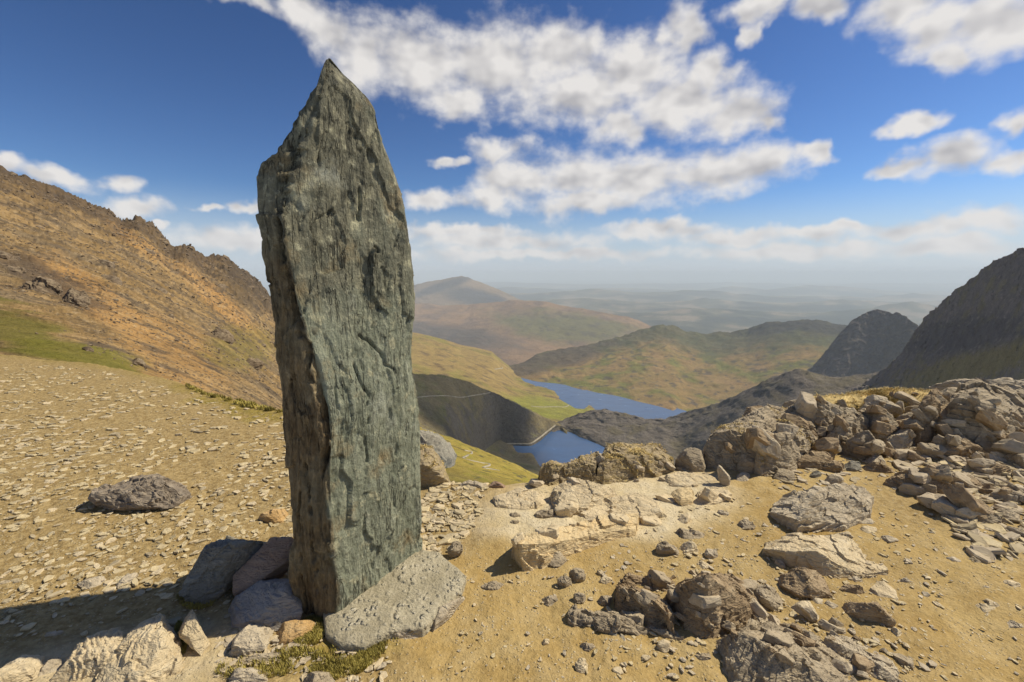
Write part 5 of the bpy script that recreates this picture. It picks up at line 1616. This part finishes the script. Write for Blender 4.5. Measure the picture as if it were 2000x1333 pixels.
# ---- single small stones on the dirt
small = [
    ('dark upright jagged stone on dirt right of the rubble pad', (874, 1058, 902, 1090), 'grey', 10),
    ('brown conical stone on dirt left of a taller rounded twin', (1090, 1125, 1118, 1148), 'grey', 15),
    ('taller rounded brown stone right of the conical stone', (1110, 1109, 1146, 1138), 'grey', 15),
    ('pointed brown stone on dirt halfway from the cream block to the spiky strip', (1119, 1156, 1146, 1180), 'grey', 20),
    ('rounded brown stone left of the knobbly rock', (1168, 1160, 1196, 1184), 'grey', 25),
    ('tiny round pale stone on bare dirt below the cream block', (1164, 1112, 1180, 1124), 'pale', 45),
    ('flat pale stone left of the knobbly rock ridge', (1170, 1126, 1200, 1142), 'pale', 65),
    ('white stone with blue-grey base at the bottom on dirt', (1124, 1284, 1150, 1312), 'pale', 25),
    ('dark flat stone close left of the bottom outcrop face', (1354, 1272, 1388, 1292), 'grey', 50),
    ('oval pale stone on dirt beside a smaller blue-grey one', (1328, 1054, 1366, 1086), 'pale', 55),
    ('smaller blue-grey stone right of the oval pale stone', (1378, 1068, 1404, 1094), 'slab', 50),
    ('lumpy brown stone left of the oval pale stone', (1282, 1054, 1326, 1088), 'grey', 40),
    ('grey ribbed bedrock patch above the oval pale stone', (1298, 1030, 1384, 1056), 'grey', 66),
    ('grey ribbed stone left of the striped slab', (1440, 1012, 1476, 1034), 'grey', 60),
    ('flat cream patch of stone below the oval pale stone', (1356, 1096, 1390, 1112), 'pale', 82),
    ('thin dark slate lying right of the pale bedrock', (1400, 996, 1424, 1010), 'slab', 74),
    ('small brown stone on dirt left of the cream block head', (990, 1000, 1016, 1012), 'grey', 45),
    ('tiny brown stone below the small brown stone by the cream block', (994, 1014, 1014, 1024), 'grey', 45),
    ('dark flat stone on the right dirt edge below the rounded grey-brown boulder', (1888, 1040, 1936, 1058), 'grey', 60),
    ('rounded flat grey stone right of the rounded grey-brown boulder', (1898, 1000, 1950, 1030), 'grey', 58),
    ('long pale flat stone near the right edge on dirt', (1842, 1086, 1876, 1102), 'slab', 76),
    ('wide cream flat stone beside the long pale flat stone', (1880, 1090, 1930, 1102), 'pale', 84),
    ('large cream flat stone half sunk at the right edge', (1898, 1166, 1972, 1206), 'pale', 82),
    ('blue-grey flat stone at the right edge below the cream flat stone', (1964, 1208, 2010, 1232), 'slab', 78),
    ('white flat stone on dirt above the large cream flat stone', (1952, 1132, 1992, 1152), 'pale', 80),
    ('small grey plate on open dirt right of the large pale slab', (1758, 1128, 1780, 1138), 'slab', 66),
    ('small tan plate below the right end of the large pale slab', (1658, 1124, 1690, 1138), 'slab', 70),
    ('small dark stone left of the oval grey pebble', (1512, 1088, 1536, 1110), 'slab', 55),
    ('rough stone cluster half buried in dirt below the shadow of the cream block', (940, 1132, 992, 1154), 'grey', 58),
    ('small dark stone in dirt below the spiky strip', (1126, 1254, 1172, 1270), 'grey', 60),
    ('pale tan stone on dirt below the spiky strip left side', (1058, 1246, 1074, 1260), 'pale', 55),
    ('spiky dark stone between the pointed stones and the spiky strip', (1056, 1162, 1090, 1182), 'grey', 50),
]
for i, (lab, (x0, y0, x1, y1), mt, tl) in enumerate(small):
    G = on_ground((x0 + x1) / 2, y1)
    hw = (x1 - x0) / 2 * G[1] / 900
    T = hw * (0.75 if tl < 50 else 0.6 if tl < 62 else 0.32)
    rock('stone', lab, box_outline(x0, y0, x1, y1, i + 5), mt, T, tilt=tl, sub=5 if x1 - x0 > 34 else 4, seed=120 + i, sink=0.012, cat='stone', rough=1.0, facet=1.6, ncut=12, p=4.5, smooth=False)


# ---- brink right of the stone, and the turf bank
rock('rock_outcrop', 'lumpy mossy tan outcrop on the brink tight against the right of the standing stone',
     [(806, 944), (808, 880), (824, 868), (842, 876), (856, 894), (866, 920), (876, 944), (850, 952)], 'mossy', 0.14, tilt=15, sub=6, seed=90, rough=1.4, cat='outcrop')
rock('rock', 'dark shaded crag on the slope beyond the brink right of the standing stone', [(790, 905), (796, 848), (820, 838), (848, 844), (872, 862), (884, 884), (882, 904), (840, 912)], 'dark', 2.2, tilt=20, sub=6, seed=91, depth=34.0, sink=0.3, cat='crag')
rock('stone', 'flat pinkish stone on the brink left of the pale bedrock', [(888, 946), (896, 936), (930, 940), (960, 948), (956, 956), (910, 954)], 'slab', 0.035, tilt=74, sub=5, seed=92, cat='stone')
rock('stone', 'dark red-brown stone on the brink beside the flat pinkish stone', [(952, 948), (964, 936), (986, 944), (988, 952), (966, 954)], 'red', 0.03, tilt=45, sub=4, seed=93, cat='stone')
rock('turf_bank', 'bank of dry yellow turf capping the right-hand rock ridge',
     [(1556, 800), (1572, 784), (1620, 779), (1680, 775), (1724, 767), (1780, 768), (1840, 770), (1866, 776), (1862, 796), (1760, 800), (1660, 802), (1590, 806)], 'turf', 0.10, tilt=72, sub=6, seed=94, facet=0.5, ledge=0.2, ncut=2, cat='turf bank')
rock('rock', 'small dark upright spike of rock standing in the turf bank', [(1748, 810), (1752, 790), (1760, 782), (1764, 800), (1760, 812)], 'slab', 0.04, tilt=5, sub=4, seed=95)
rock('rock_outcrop', 'broken grey blocks topping the turf bank left of its middle', [(1690, 806), (1700, 786), (1716, 768), (1732, 772), (1742, 790), (1752, 812), (1720, 816)], 'slab', 0.16, tilt=18, sub=6, seed=96, facet=1.5, cat='outcrop')
rock('rock', 'tan block left of the turf bank beside a yellow tuft', [(1536, 806), (1544, 780), (1562, 776), (1586, 788), (1588, 806), (1560, 816)], 'grey', 0.15, tilt=20, sub=6, seed=97)
rock('rock', 'rough grey rock below the turf bank beside the jumbled blocks', [(1522, 862), (1536, 838), (1566, 832), (1592, 846), (1586, 866), (1550, 874)], 'grey', 0.14, tilt=30, sub=6, seed=98)
rock('rock', 'shaded brown rock under the blocky grey boulder', [(1744, 842), (1752, 818), (1782, 812), (1796, 832), (1788, 850), (1760, 852)], 'brown', 0.15, tilt=25, sub=5, seed=99)

# ---- crags on the left hillside (rock(): depth taken from the slope they grow from)
H0 = LAYERS[LN['hillside'][0]]
crags = [('dark crag band low on the left hillside above the green grass', (36, 540, 112, 574), 1),
         ('small dark crag cluster in the middle of the left hillside', (406, 642, 456, 668), 2),
         ('dark knobbly crag at the left edge high on the hillside', (-20, 492, 34, 512), 3),
         ('dark crag above the orange scree streak on the left hillside', (112, 566, 172, 600), 4),
         ('small rock rib halfway up the left hillside', (176, 504, 222, 522), 5),
         ('grey rock lump on the lower left hillside beside green grass', (158, 678, 182, 690), 6),
         ('brown rock lump at the foot of the left hillside', (248, 700, 282, 716), 7),
         ('dark rock step near the ridge of the left hillside', (268, 484, 300, 497), 8),
         ('dark crag patch on the far end of the left hillside ridge', (412, 550, 440, 568), 9),
         ('rock lump near the standing stone on the left hillside', (322, 612, 340, 624), 10),
         ('low crag beside the left edge of the hillside above the crag band', (0, 518, 44, 536), 11),
         ('thin dark rib right of the crag band on the left hillside', (196, 540, 240, 556), 12),
         ('small crag lying low on the hillside near the standing stone', (470, 700, 512, 720), 13),
         ('tiny crag between the orange streaks of the left hillside', (300, 560, 326, 574), 14)]
for lab, (x0, y0, x1, y1), sd_ in crags:
    i = np.argmin((H0['px'] - (x0 + x1) / 2) ** 2 + (H0['py'] - (y1 - 4)) ** 2)
    dp = float(H0['P'][i, 1])
    T = (x1 - x0) / 2 * dp / 900 * 0.32
    rock('crag', lab, box_outline(x0, y0, x1, y1, 60 + sd_, 11), 'crag', T, tilt=56, sub=6, seed=150 + sd_, rough=2.0, facet=1.6, ledge=1.6, strata=(0.6, 0.2, 0.7), depth=dp, sink=T * 0.95, cat='crag', group='crags on the left hillside')


# ---- broken slabs strewn over the outcrops: the jagged pieces the frost has split off
def slab_mesh(seed, thick):
    r = random.Random(seed)
    n = r.choice((5, 6, 6, 7))
    el = r.uniform(0.5, 0.85)
    UV = np.array([(cos(2 * pi * (i + r.uniform(-0.3, 0.3)) / n) * r.uniform(0.75, 1.15), sin(2 * pi * (i + r.uniform(-0.3, 0.3)) / n) * r.uniform(0.75, 1.15) * el) for i in range(n)])
    Vd, F = ico(5)
    th = np.arctan2(Vd[:, 1], Vd[:, 0])
    R = polar_outline(UV, th)
    R = np.where(R <= 0, 0.5, R)
    sn, cc = np.abs(Vd[:, 2]), np.sqrt(np.clip(1 - Vd[:, 2] ** 2, 0, 1))
    f = 1.0 / np.power(cc ** 9 + sn ** 9 + 1e-12, 1 / 9)
    W = np.stack([cc * f * R * np.cos(th), cc * f * R * np.sin(th), np.sign(Vd[:, 2]) * sn * f * thick], 1)
    for _ in range(9):
        m = np.array([r.gauss(0, 1), r.gauss(0, 1), r.gauss(0, 0.8)])
        m /= np.linalg.norm(m)
        ex = W @ m
        W = W - np.maximum(0, ex - ex.max() * r.uniform(0.62, 0.92))[:, None] * m * 0.97
    q = W + seed * 5.1
    N = W / (np.linalg.norm(W, axis=1)[:, None] + 1e-9)
    fv, _ = voro_facets(q * 2.4, seed)
    d = 0.05 * fv + 0.012 * fbm(q * 6, 3, seed + 1)
    lay = W[:, 2] / thick * 1.7 + 1.3 * fbm(q * 1.3, 4, seed + 2)
    sw = lay - np.floor(lay)
    d += 0.034 * (np.minimum(sw, (1 - sw) * 5) - 0.4) * (cc > 0.5) * np.clip(0.5 + 2.0 * fbm(q * 1.8, 2, seed + 6), 0, 1.2)
    return mesh_from('rock_slab', W + N * d[:, None], F, smooth=False)


SLABS = []
for k in range(9):
    me = slab_mesh(500 + k, (0.22, 0.32, 0.42)[k % 3])
    for mk in ('grey', 'slab', 'brown', 'pale'):
        m2 = me.copy()
        m2.materials.append(M[mk + '_one'])
        SLABS.append((m2, mk))


def strew(n, box, inside, s0, s1, pw, label, group, seed, dip=0.6, mats=('grey', 'slab', 'grey', 'brown'), maxd=9.0):
    r = random.Random(seed)
    dg = bpy.context.evaluated_depsgraph_get()
    k = tries = 0
    hits = []
    while k < n and tries < n * 12:
        tries += 1
        a, c = r.uniform(box[0], box[2]), r.uniform(box[1], box[3])
        if not inside(a, c):
            continue
        sx, t = ray(a, c)
        dv = Vector((float(sx), 1.0, float(t))).normalized()
        ok, loc, nor, _i, ob, _m = SC.ray_cast(dg, Vector((0, 0, CAMZ)), dv, distance=maxd * 1.6)
        if not ok or loc.y > maxd or ob.name.startswith(('standing_stone', 'haze', 'grass', 'plinth')):
            continue
        s = s0 + (s1 - s0) * r.random() ** pw
        hits.append((loc.copy(), s))
        k += 1
    for loc, s in hits:
        me, mk = r.choice([q for q in SLABS if q[1] in mats])
        o = bpy.data.objects.new('rock_slab', me)
        o.location = loc + Vector((0, s * 0.2, -s * 0.05))
        o.rotation_euler = Euler((r.gauss(-0.12, 0.25), r.gauss(dip, 0.25), r.gauss(0.35, 0.5)), 'ZXY')
        o.scale = (s, s * r.uniform(0.75, 1.1), s * r.uniform(0.8, 1.2))
        COL.objects.link(o)
        tag(o, label, 'rock slab', group, 'thing')


bpy.context.view_layer.update()
_rk = random.Random(5)


def r_keep(a):
    return a > 1570 or _rk.random() < 0.40


strew(84, (1385, 762, 2010, 900), lambda a, c: r_keep(a) and c > np.interp(a, [1385, 1480, 1600, 1740, 1880, 2010], [850, 800, 782, 775, 748, 742]), 0.05, 0.22, 1.8,
      'angular broken slab in the jumble of the right-hand rock ridge', 'broken slabs of the right-hand ridge', 71)
strew(52, (1720, 880, 2010, 1010), lambda a, c: a > 1700 + (c - 880) * 1.1, 0.05, 0.17, 1.8,
      'tilted broken slab on the stony slope below the right ridge', 'tilted slabs on the right slope', 72, dip=0.35)
strew(56, (1190, 1120, 1770, 1333), lambda a, c: (abs(c - (1130 + (a - 1280) * 0.42)) < 62) and a > 1200, 0.02, 0.085, 2.0,
      'sharp slab fragment on the tilted bedrock of the lower right foreground', 'slab fragments of the lower right outcrop', 73, dip=0.5)
strew(16, (1050, 868, 1330, 944), lambda a, c: True, 0.03, 0.09, 1.5,
      'small angular slab on the outcrops at the brink below the near lake', 'slabs on the brink outcrops', 74, dip=0.5, mats=('grey', 'slab'))
strew(16, (1000, 935, 1440, 1060), lambda a, c: abs(c - (1000 - (a - 1200) * 0.10)) < 45, 0.025, 0.10, 1.6,
      'low cream slab breaking out of the pale bedrock sheet', 'pieces of the pale bedrock sheet', 75, dip=0.10, mats=('pale',))


# ---- slate chips: the largest lie about as single stones, the fine ones are one layer of scree
def chip_mesh(seed, n=7, thick=0.16):
    r = random.Random(seed)
    ang = sorted(2 * pi * (i + r.uniform(-0.35, 0.35)) / n for i in range(n))
    el = r.uniform(0.32, 0.80)
    top, mid, bot = [], [], []
    for a in ang:
        k = r.uniform(0.72, 1.12)
        x, y = cos(a) * k, sin(a) * k * el
        j = r.uniform(0.80, 0.95)
        top.append((x * j, y * j, thick * r.uniform(0.75, 1.15)))
        mid.append((x, y, thick * r.uniform(0.1, 0.6)))
        bot.append((x * 0.96, y * 0.96, -thick * 0.8))
    V = top + mid + bot
    F = [list(range(n))]
    for lay in (0, n):
        for i in range(n):
            F.append([lay + i, lay + n + i, lay + n + (i + 1) % n, lay + (i + 1) % n])
    return np.array(V), F


CHIPS = [chip_mesh(s, 6 + s % 4, 0.10 + 0.03 * (s % 5)) for s in range(14)]
CM = {}
for i, (V, F) in enumerate(CHIPS):
    for mk in ('chip', 'chipgrey', 'pale', 'slab'):
        me = mesh_from('slate_chip', V, F, smooth=False)
        me.materials.append(M[mk + '_one'])
        CM[i, mk] = me


def sample_chips():
    """positions (x, y), half size, region id"""
    out = []
    r = np.random.default_rng(5)

    def region(idn, n, inside, x0, x1, y0, y1, smin, smax, pw=2.2):
        k = 0
        while k < n:
            px = r.uniform(x0, x1, 4000)
            py = r.uniform(y0, y1, 4000)
            ok = inside(px, py)
            for a, c in zip(px[ok], py[ok]):
                if k >= n:
                    break
                sx, t = ray(a, c)
                y = -CAMZ / t
                # keep the density even on the ground, not in the picture
                if r.random() > min(1.0, (y / 6.5) ** 1.6 + 0.12):
                    continue
                if idn == 0 and LANE(sx * y, y) < r.normal(-0.20, 0.12):
                    continue
                s = smin + (smax - smin) * r.random() ** pw
                if idn == 0:
                    s *= min(1.0, max(0.68, y / 4.2))
                out.append((sx * y, y, s, idn))
                k += 1

    edge = lambda px: np.interp(px, [0, 200, 350, 550], [706, 724, 760, 815])
    region(0, 9000, lambda a, c: (c > edge(a)) & (a < 700 - (c - 900) * 0.30 + 20 * np.sin(c / 20)), -150, 700, 700, 1260, 0.005, 0.056, 4.6)
    region(1, 520, lambda a, c: (((a - 885 - (980 - c) * 0.45) / 62) ** 2 + ((c - 1005) / 90) ** 2) < 1, 800, 1000, 930, 1110, 0.010, 0.052, 2.0)
    region(2, 1500, lambda a, c: (a > 1740 + (c - 900) * 0.9) & (c > 870), 1700, 2080, 870, 1090, 0.012, 0.085, 3.0)
    region(3, 750, lambda a, c: (a > 1180) & (a < 1840) & (c > 960 + np.abs(a - 1500) * 0.15), 1180, 1840, 950, 1320, 0.006, 0.026, 2.5)
    region(4, 800, lambda a, c: (a > 860) & (c > 1080), 860, 2000, 1080, 1333, 0.003, 0.017, 3.5)
    region(5, 300, lambda a, c: (a > 420) & (a < 760) & (c > 1230), 60, 760, 1180, 1333, 0.006, 0.03, 2.5)
    region(6, 260, lambda a, c: (a > 1500) & (c < 960), 1480, 1860, 880, 960, 0.012, 0.05, 2.2)
    return out


_lane = {}


def LANE(x, y):
    k = (round(x * 8), round(y * 8))
    if k not in _lane:
        _lane[k] = float(fbm(np.array([[k[0] / 8 * 0.9, k[1] / 8 * 0.9, 2.2]]), 3, 211)[0])
    return _lane[k]


chips = sample_chips()
REG = {0: ('pale slate chip on the gravel slope left of the standing stone', 'slate chips on the gravel slope left of the stone'),
       1: ('pale slate chip in the rubble strip between standing stone and cream bedrock', 'slate chips right of the stone'),
       2: ('grey slate plate on the stony slope at the right edge', 'slate plates at the right edge'),
       3: ('small stone chip scattered between the foreground outcrops', 'chips among the outcrops'),
       4: ('small pebble on the open dirt in the foreground', 'pebbles on the open dirt'),
       5: ('small pale chip near the grassy foot of the standing stone', 'chips near the grass'),
       6: ('small stone on the dirt below the right-hand ridge', 'stones below the right ridge')}
MK = {0: ('chip', 'chip', 'chip', 'chipgrey', 'pale'), 1: ('chip', 'pale', 'chipgrey'), 2: ('slab', 'chipgrey', 'slab', 'chip'),
      3: ('slab', 'chip', 'pale'), 4: ('chip', 'pale', 'slab'), 5: ('pale', 'slab'), 6: ('slab', 'chipgrey')}
A = np.array([(c[0], c[1], c[2], c[3]) for c in chips])
zz = ground_z(A[:, 0], A[:, 1])
px_size = A[:, 2] / A[:, 1]
order = np.argsort(-px_size)
QX, QY = project(np.stack([A[:, 0], A[:, 1], zz], 1))
seen = (QX > 4) & (QX < 1996) & (QY < 1328) & ~((QX > 505) & (QX < 830) & (QY < 1200)) & ~((QX > 640) & (QX < 905) & (QY > 1085) & (QY < 1280) & (A[:, 3] == 3))
single = [i for i in order if seen[i]][:290]
sset = set(single)
r2 = random.Random(11)


def chip_xform(i):
    rz, ax, ay = r2.uniform(0, 6.28), r2.gauss(0, 0.10), r2.gauss(0, 0.10)
    if A[i, 3] == 2:
        ax, ay = ax * 2.2 - 0.15, ay * 2.4
    return rz, ax, ay


buckets = {}
for i in range(len(A)):
    reg = int(A[i, 3])
    mk = r2.choice(MK[reg])
    ci = r2.randrange(len(CHIPS))
    rz, ax, ay = chip_xform(i)
    loc = (A[i, 0], A[i, 1], zz[i] + 0.004)
    if i in sset:
        o = bpy.data.objects.new('slate_chip' if reg < 3 else 'stone_chip', CM[ci, mk])
        o.location = loc
        o.rotation_euler = (ax, ay, rz)
        s = A[i, 2]
        o.scale = (s, s, s)
        COL.objects.link(o)
        tag(o, REG[reg][0], 'stone chip', REG[reg][1])
    else:
        Rm = np.array(Euler((ax, ay, rz)).to_matrix())
        V = (CHIPS[ci][0] * A[i, 2]) @ Rm.T + np.array(loc)
        buckets.setdefault(mk, []).append((V, CHIPS[ci][1]))
for mk, L_ in buckets.items():
    Vs, Fs, n0 = [], [], 0
    for V, F in L_:
        Vs.append(V)
        Fs += [[q + n0 for q in f] for f in F]
        n0 += len(V)
    tag(link('scree', mesh_from('scree', np.concatenate(Vs), Fs, smooth=False), M[mk]), kind='stuff')

# loose rocks on the left hillside, too many to count
V0, F0 = ico(1)
Vs, Fs, n0 = [], [], 0
rr = np.random.default_rng(9)
P_, qx_, qy_ = H0['P'], H0['px'], H0['py']
wts = ((qx_ > -60) & (qx_ < 560) & (P_[:, 1] > 22)).astype(float) * (P_[:, 1] ** 0.4) * (0.25 + (fbm(P_ / 16.0, 3, 200) > 0.05))
wts *= np.where(zone(qx_, qy_, 50, 640, 130, 62, 18) > 0.4, 0.12, 1.0)
for i in rr.choice(len(P_), 5200, p=wts / wts.sum()):
    s = P_[i, 1] * (0.0009 + 0.0032 * rr.random() ** 2.5) * (1 + (rr.random() < 0.04) * 0.8)
    k = 1 + 0.35 * (_G[rr.integers(0, 200):][:1] * V0).sum(1) + 0.25 * perlin(V0 * 2 + i * 0.37, 3)
    V = V0 * k[:, None] * s * np.array([1.2, 0.9, 0.65]) @ np.array(Euler((rr.normal(0, 0.4), rr.normal(0, 0.4), rr.uniform(0, 6))).to_matrix()).T + P_[i]
    Vs.append(V)
    Fs.append(F0 + n0)
    n0 += len(V)
tag(link('scree', mesh_from('scree', np.concatenate(Vs), np.concatenate(Fs), smooth=False), M['crag']), kind='stuff')


# ---- grass
def grass_mesh(P, h0, h1, seed, lean=0.5, width=0.0022):
    r = np.random.default_rng(seed)
    n = len(P)
    h = r.uniform(h0, h1, n)
    a = r.uniform(0, 2 * pi, n)
    d = np.stack([np.cos(a), np.sin(a), np.zeros(n)], 1)
    s = np.stack([-np.sin(a), np.cos(a), np.zeros(n)], 1) * (width * r.uniform(0.7, 1.4, n))[:, None]
    ln = r.uniform(0.2, lean, n)[:, None] * h[:, None]
    up = np.array([0, 0, 1.0]) * h[:, None]
    V = np.stack([P - s, P + s, P + up * 0.6 + d * ln * 0.4 + s * 0.7, P + up * 0.6 + d * ln * 0.4 - s * 0.7, P + up + d * ln], 1).reshape(-1, 3)
    b0 = (np.arange(n) * 5)[:, None]
    return V, np.concatenate([b0 + [0, 1, 2], b0 + [0, 2, 3], b0 + [3, 2, 4]])


def scatter_px(n, cx_, cy_, rx, ry, ang, seed, thr=0.0):
    r = np.random.default_rng(seed)
    out = []
    while sum(len(o) for o in out) < n:
        u = r.uniform(-1, 1, (n, 2))
        u = u[(u ** 2).sum(1) < 1]
        a = radians(ang)
        px = cx_ + u[:, 0] * rx * cos(a) - u[:, 1] * ry * sin(a)
        py = cy_ + u[:, 0] * rx * sin(a) + u[:, 1] * ry * cos(a)
        sx, t = ray(px, py)
        y = -CAMZ / t
        P = np.stack([sx * y, y, ground_z(sx * y, y) - 0.002], 1)
        keep = fbm(P * 7.0, 3, seed + 1) + r.normal(0, 0.10, len(P)) > thr
        out.append(P[keep])
    return np.concatenate(out)[:n]


VV, FF, n0 = [], [], 0
for n, args, hh in [(9000, (690, 1285, 95, 30, -24, 301, 0.02), (0.008, 0.028)), (5500, (605, 1240, 36, 26, -40, 302, -0.05), (0.006, 0.022)),
                    (2500, (530, 1302, 110, 26, -8, 303, 0.05), (0.008, 0.03)), (1500, (352, 1255, 14, 40, 0, 304, -0.1), (0.006, 0.02)),
                    (1400, (555, 1216, 30, 10, 0, 305, -0.1), (0.006, 0.02)), (1500, (385, 1168, 40, 24, 0, 306, 0.0), (0.006, 0.02)),
                    (6000, (470, 778, 110, 14, 14, 307, 0.08), (0.015, 0.06))]:
    P = scatter_px(n, *args)
    V, F = grass_mesh(P, *hh, seed=args[5], width=0.0016 if hh[1] < 0.05 else 0.005)
    VV.append(V)
    FF.append(F + n0)
    n0 += len(V)
tag(link('grass', mesh_from('grass', np.concatenate(VV), np.concatenate(FF), smooth=False), M['grass']), kind='stuff')
# dry turf growing on rock tops
def turf_on(tb, n, h0, h1, seed, thr, mat, lean=2.2, width=0.003, upz=0.15):
    me = tb.data
    co = np.zeros(len(me.vertices) * 3, np.float32)
    me.vertices.foreach_get('co', co)
    co = co.reshape(-1, 3).astype(float)
    no = np.zeros(len(me.vertices) * 3, np.float32)
    me.vertices.foreach_get('normal', no)
    no = no.reshape(-1, 3)
    zr = (co[:, 2] - co[:, 2].min()) / np.ptp(co[:, 2])
    up = co[(np.abs(no[:, 2]) > upz) & (zr > 0.45) & (fbm(co * 6.0 + seed, 3, seed) > thr)]
    if not len(up):
        return
    rr = np.random.default_rng(seed)
    P = up[rr.integers(0, len(up), n)] + rr.normal(0, 0.010, (n, 3)) * np.array([1, 1, 0.3])
    V, F = grass_mesh(P, h0, h1, seed + 1, lean=lean, width=width)
    attach(link('grass', mesh_from('grass', V, F, smooth=False), M[mat], tb.location), tb)['kind'] = 'stuff'


def by_label(t):
    return next(o for o in bpy.data.objects if str(o.get('label', '')).startswith(t))


turf_on(bpy.data.objects['turf_bank'], 14000, 0.008, 0.030, 22, -1.0, 'drygrass')
turf_on(by_label('mossy brown outcrop'), 1800, 0.004, 0.014, 31, 0.12, 'drygrass', upz=0.45)
turf_on(by_label('jagged pale-topped'), 300, 0.004, 0.012, 33, 0.18, 'drygrass', upz=0.45)
turf_on(by_label('large dark overhanging'), 900, 0.004, 0.016, 35, 0.20, 'drygrass', upz=0.5)
turf_on(by_label('pale lumpy outcrop'), 900, 0.004, 0.016, 37, 0.20, 'drygrass', upz=0.5)
turf_on(by_label('lumpy mossy tan'), 500, 0.004, 0.012, 39, 0.1, 'drygrass', upz=0.3)


# ---- clouds high to the right, out of the picture; their shadows lie on the cwm
def cloud(loc, R, seed, flat=0.35, ex=1.0):
    V, F = ico(6)
    n = fbm(V * 1.4 + seed, 5, seed, 0.55)
    V = V * (1 + 0.75 * n)[:, None] * np.array([R * ex, R, R * flat])
    tag(link('cloud', mesh_from('cloud', V, F), M['cloud'], loc), kind='stuff')


def cloud_over(target, height, R, seed, **k):
    t = np.array(target, float)
    cloud(tuple(t + SUN * (height / SUN[2])), R, seed, **k)


cloud_over((-100, 925, -280), 5200, 232, 4, ex=1.0)

# ---- the air: pale haze filling the whole landscape up to just above the highest ground
bm = bmesh.new()
bmesh.ops.create_cube(bm, size=1.0)
me = bpy.data.meshes.new('haze')
bm.to_mesh(me)
bm.free()
hz = bpy.data.materials.new('haze_air')
hz.use_nodes = True
hz.node_tree.nodes.clear()
b = NB(hz.node_tree)
o_ = b.n('ShaderNodeOutputMaterial')
pv = b.n('ShaderNodeVolumePrincipled')
pv.inputs['Color'].default_value = (0.84, 0.94, 1.0, 1)
pv.inputs['Density'].default_value = HAZE
pv.inputs['Anisotropy'].default_value = 0.0
b.link(pv.outputs[0], o_.inputs['Volume'])
o = link('haze', me, hz, (0, 34000, (140 - 960) / 2))
o.scale = (190000, 78000, 140 + 960)
tag(o, kind='stuff')
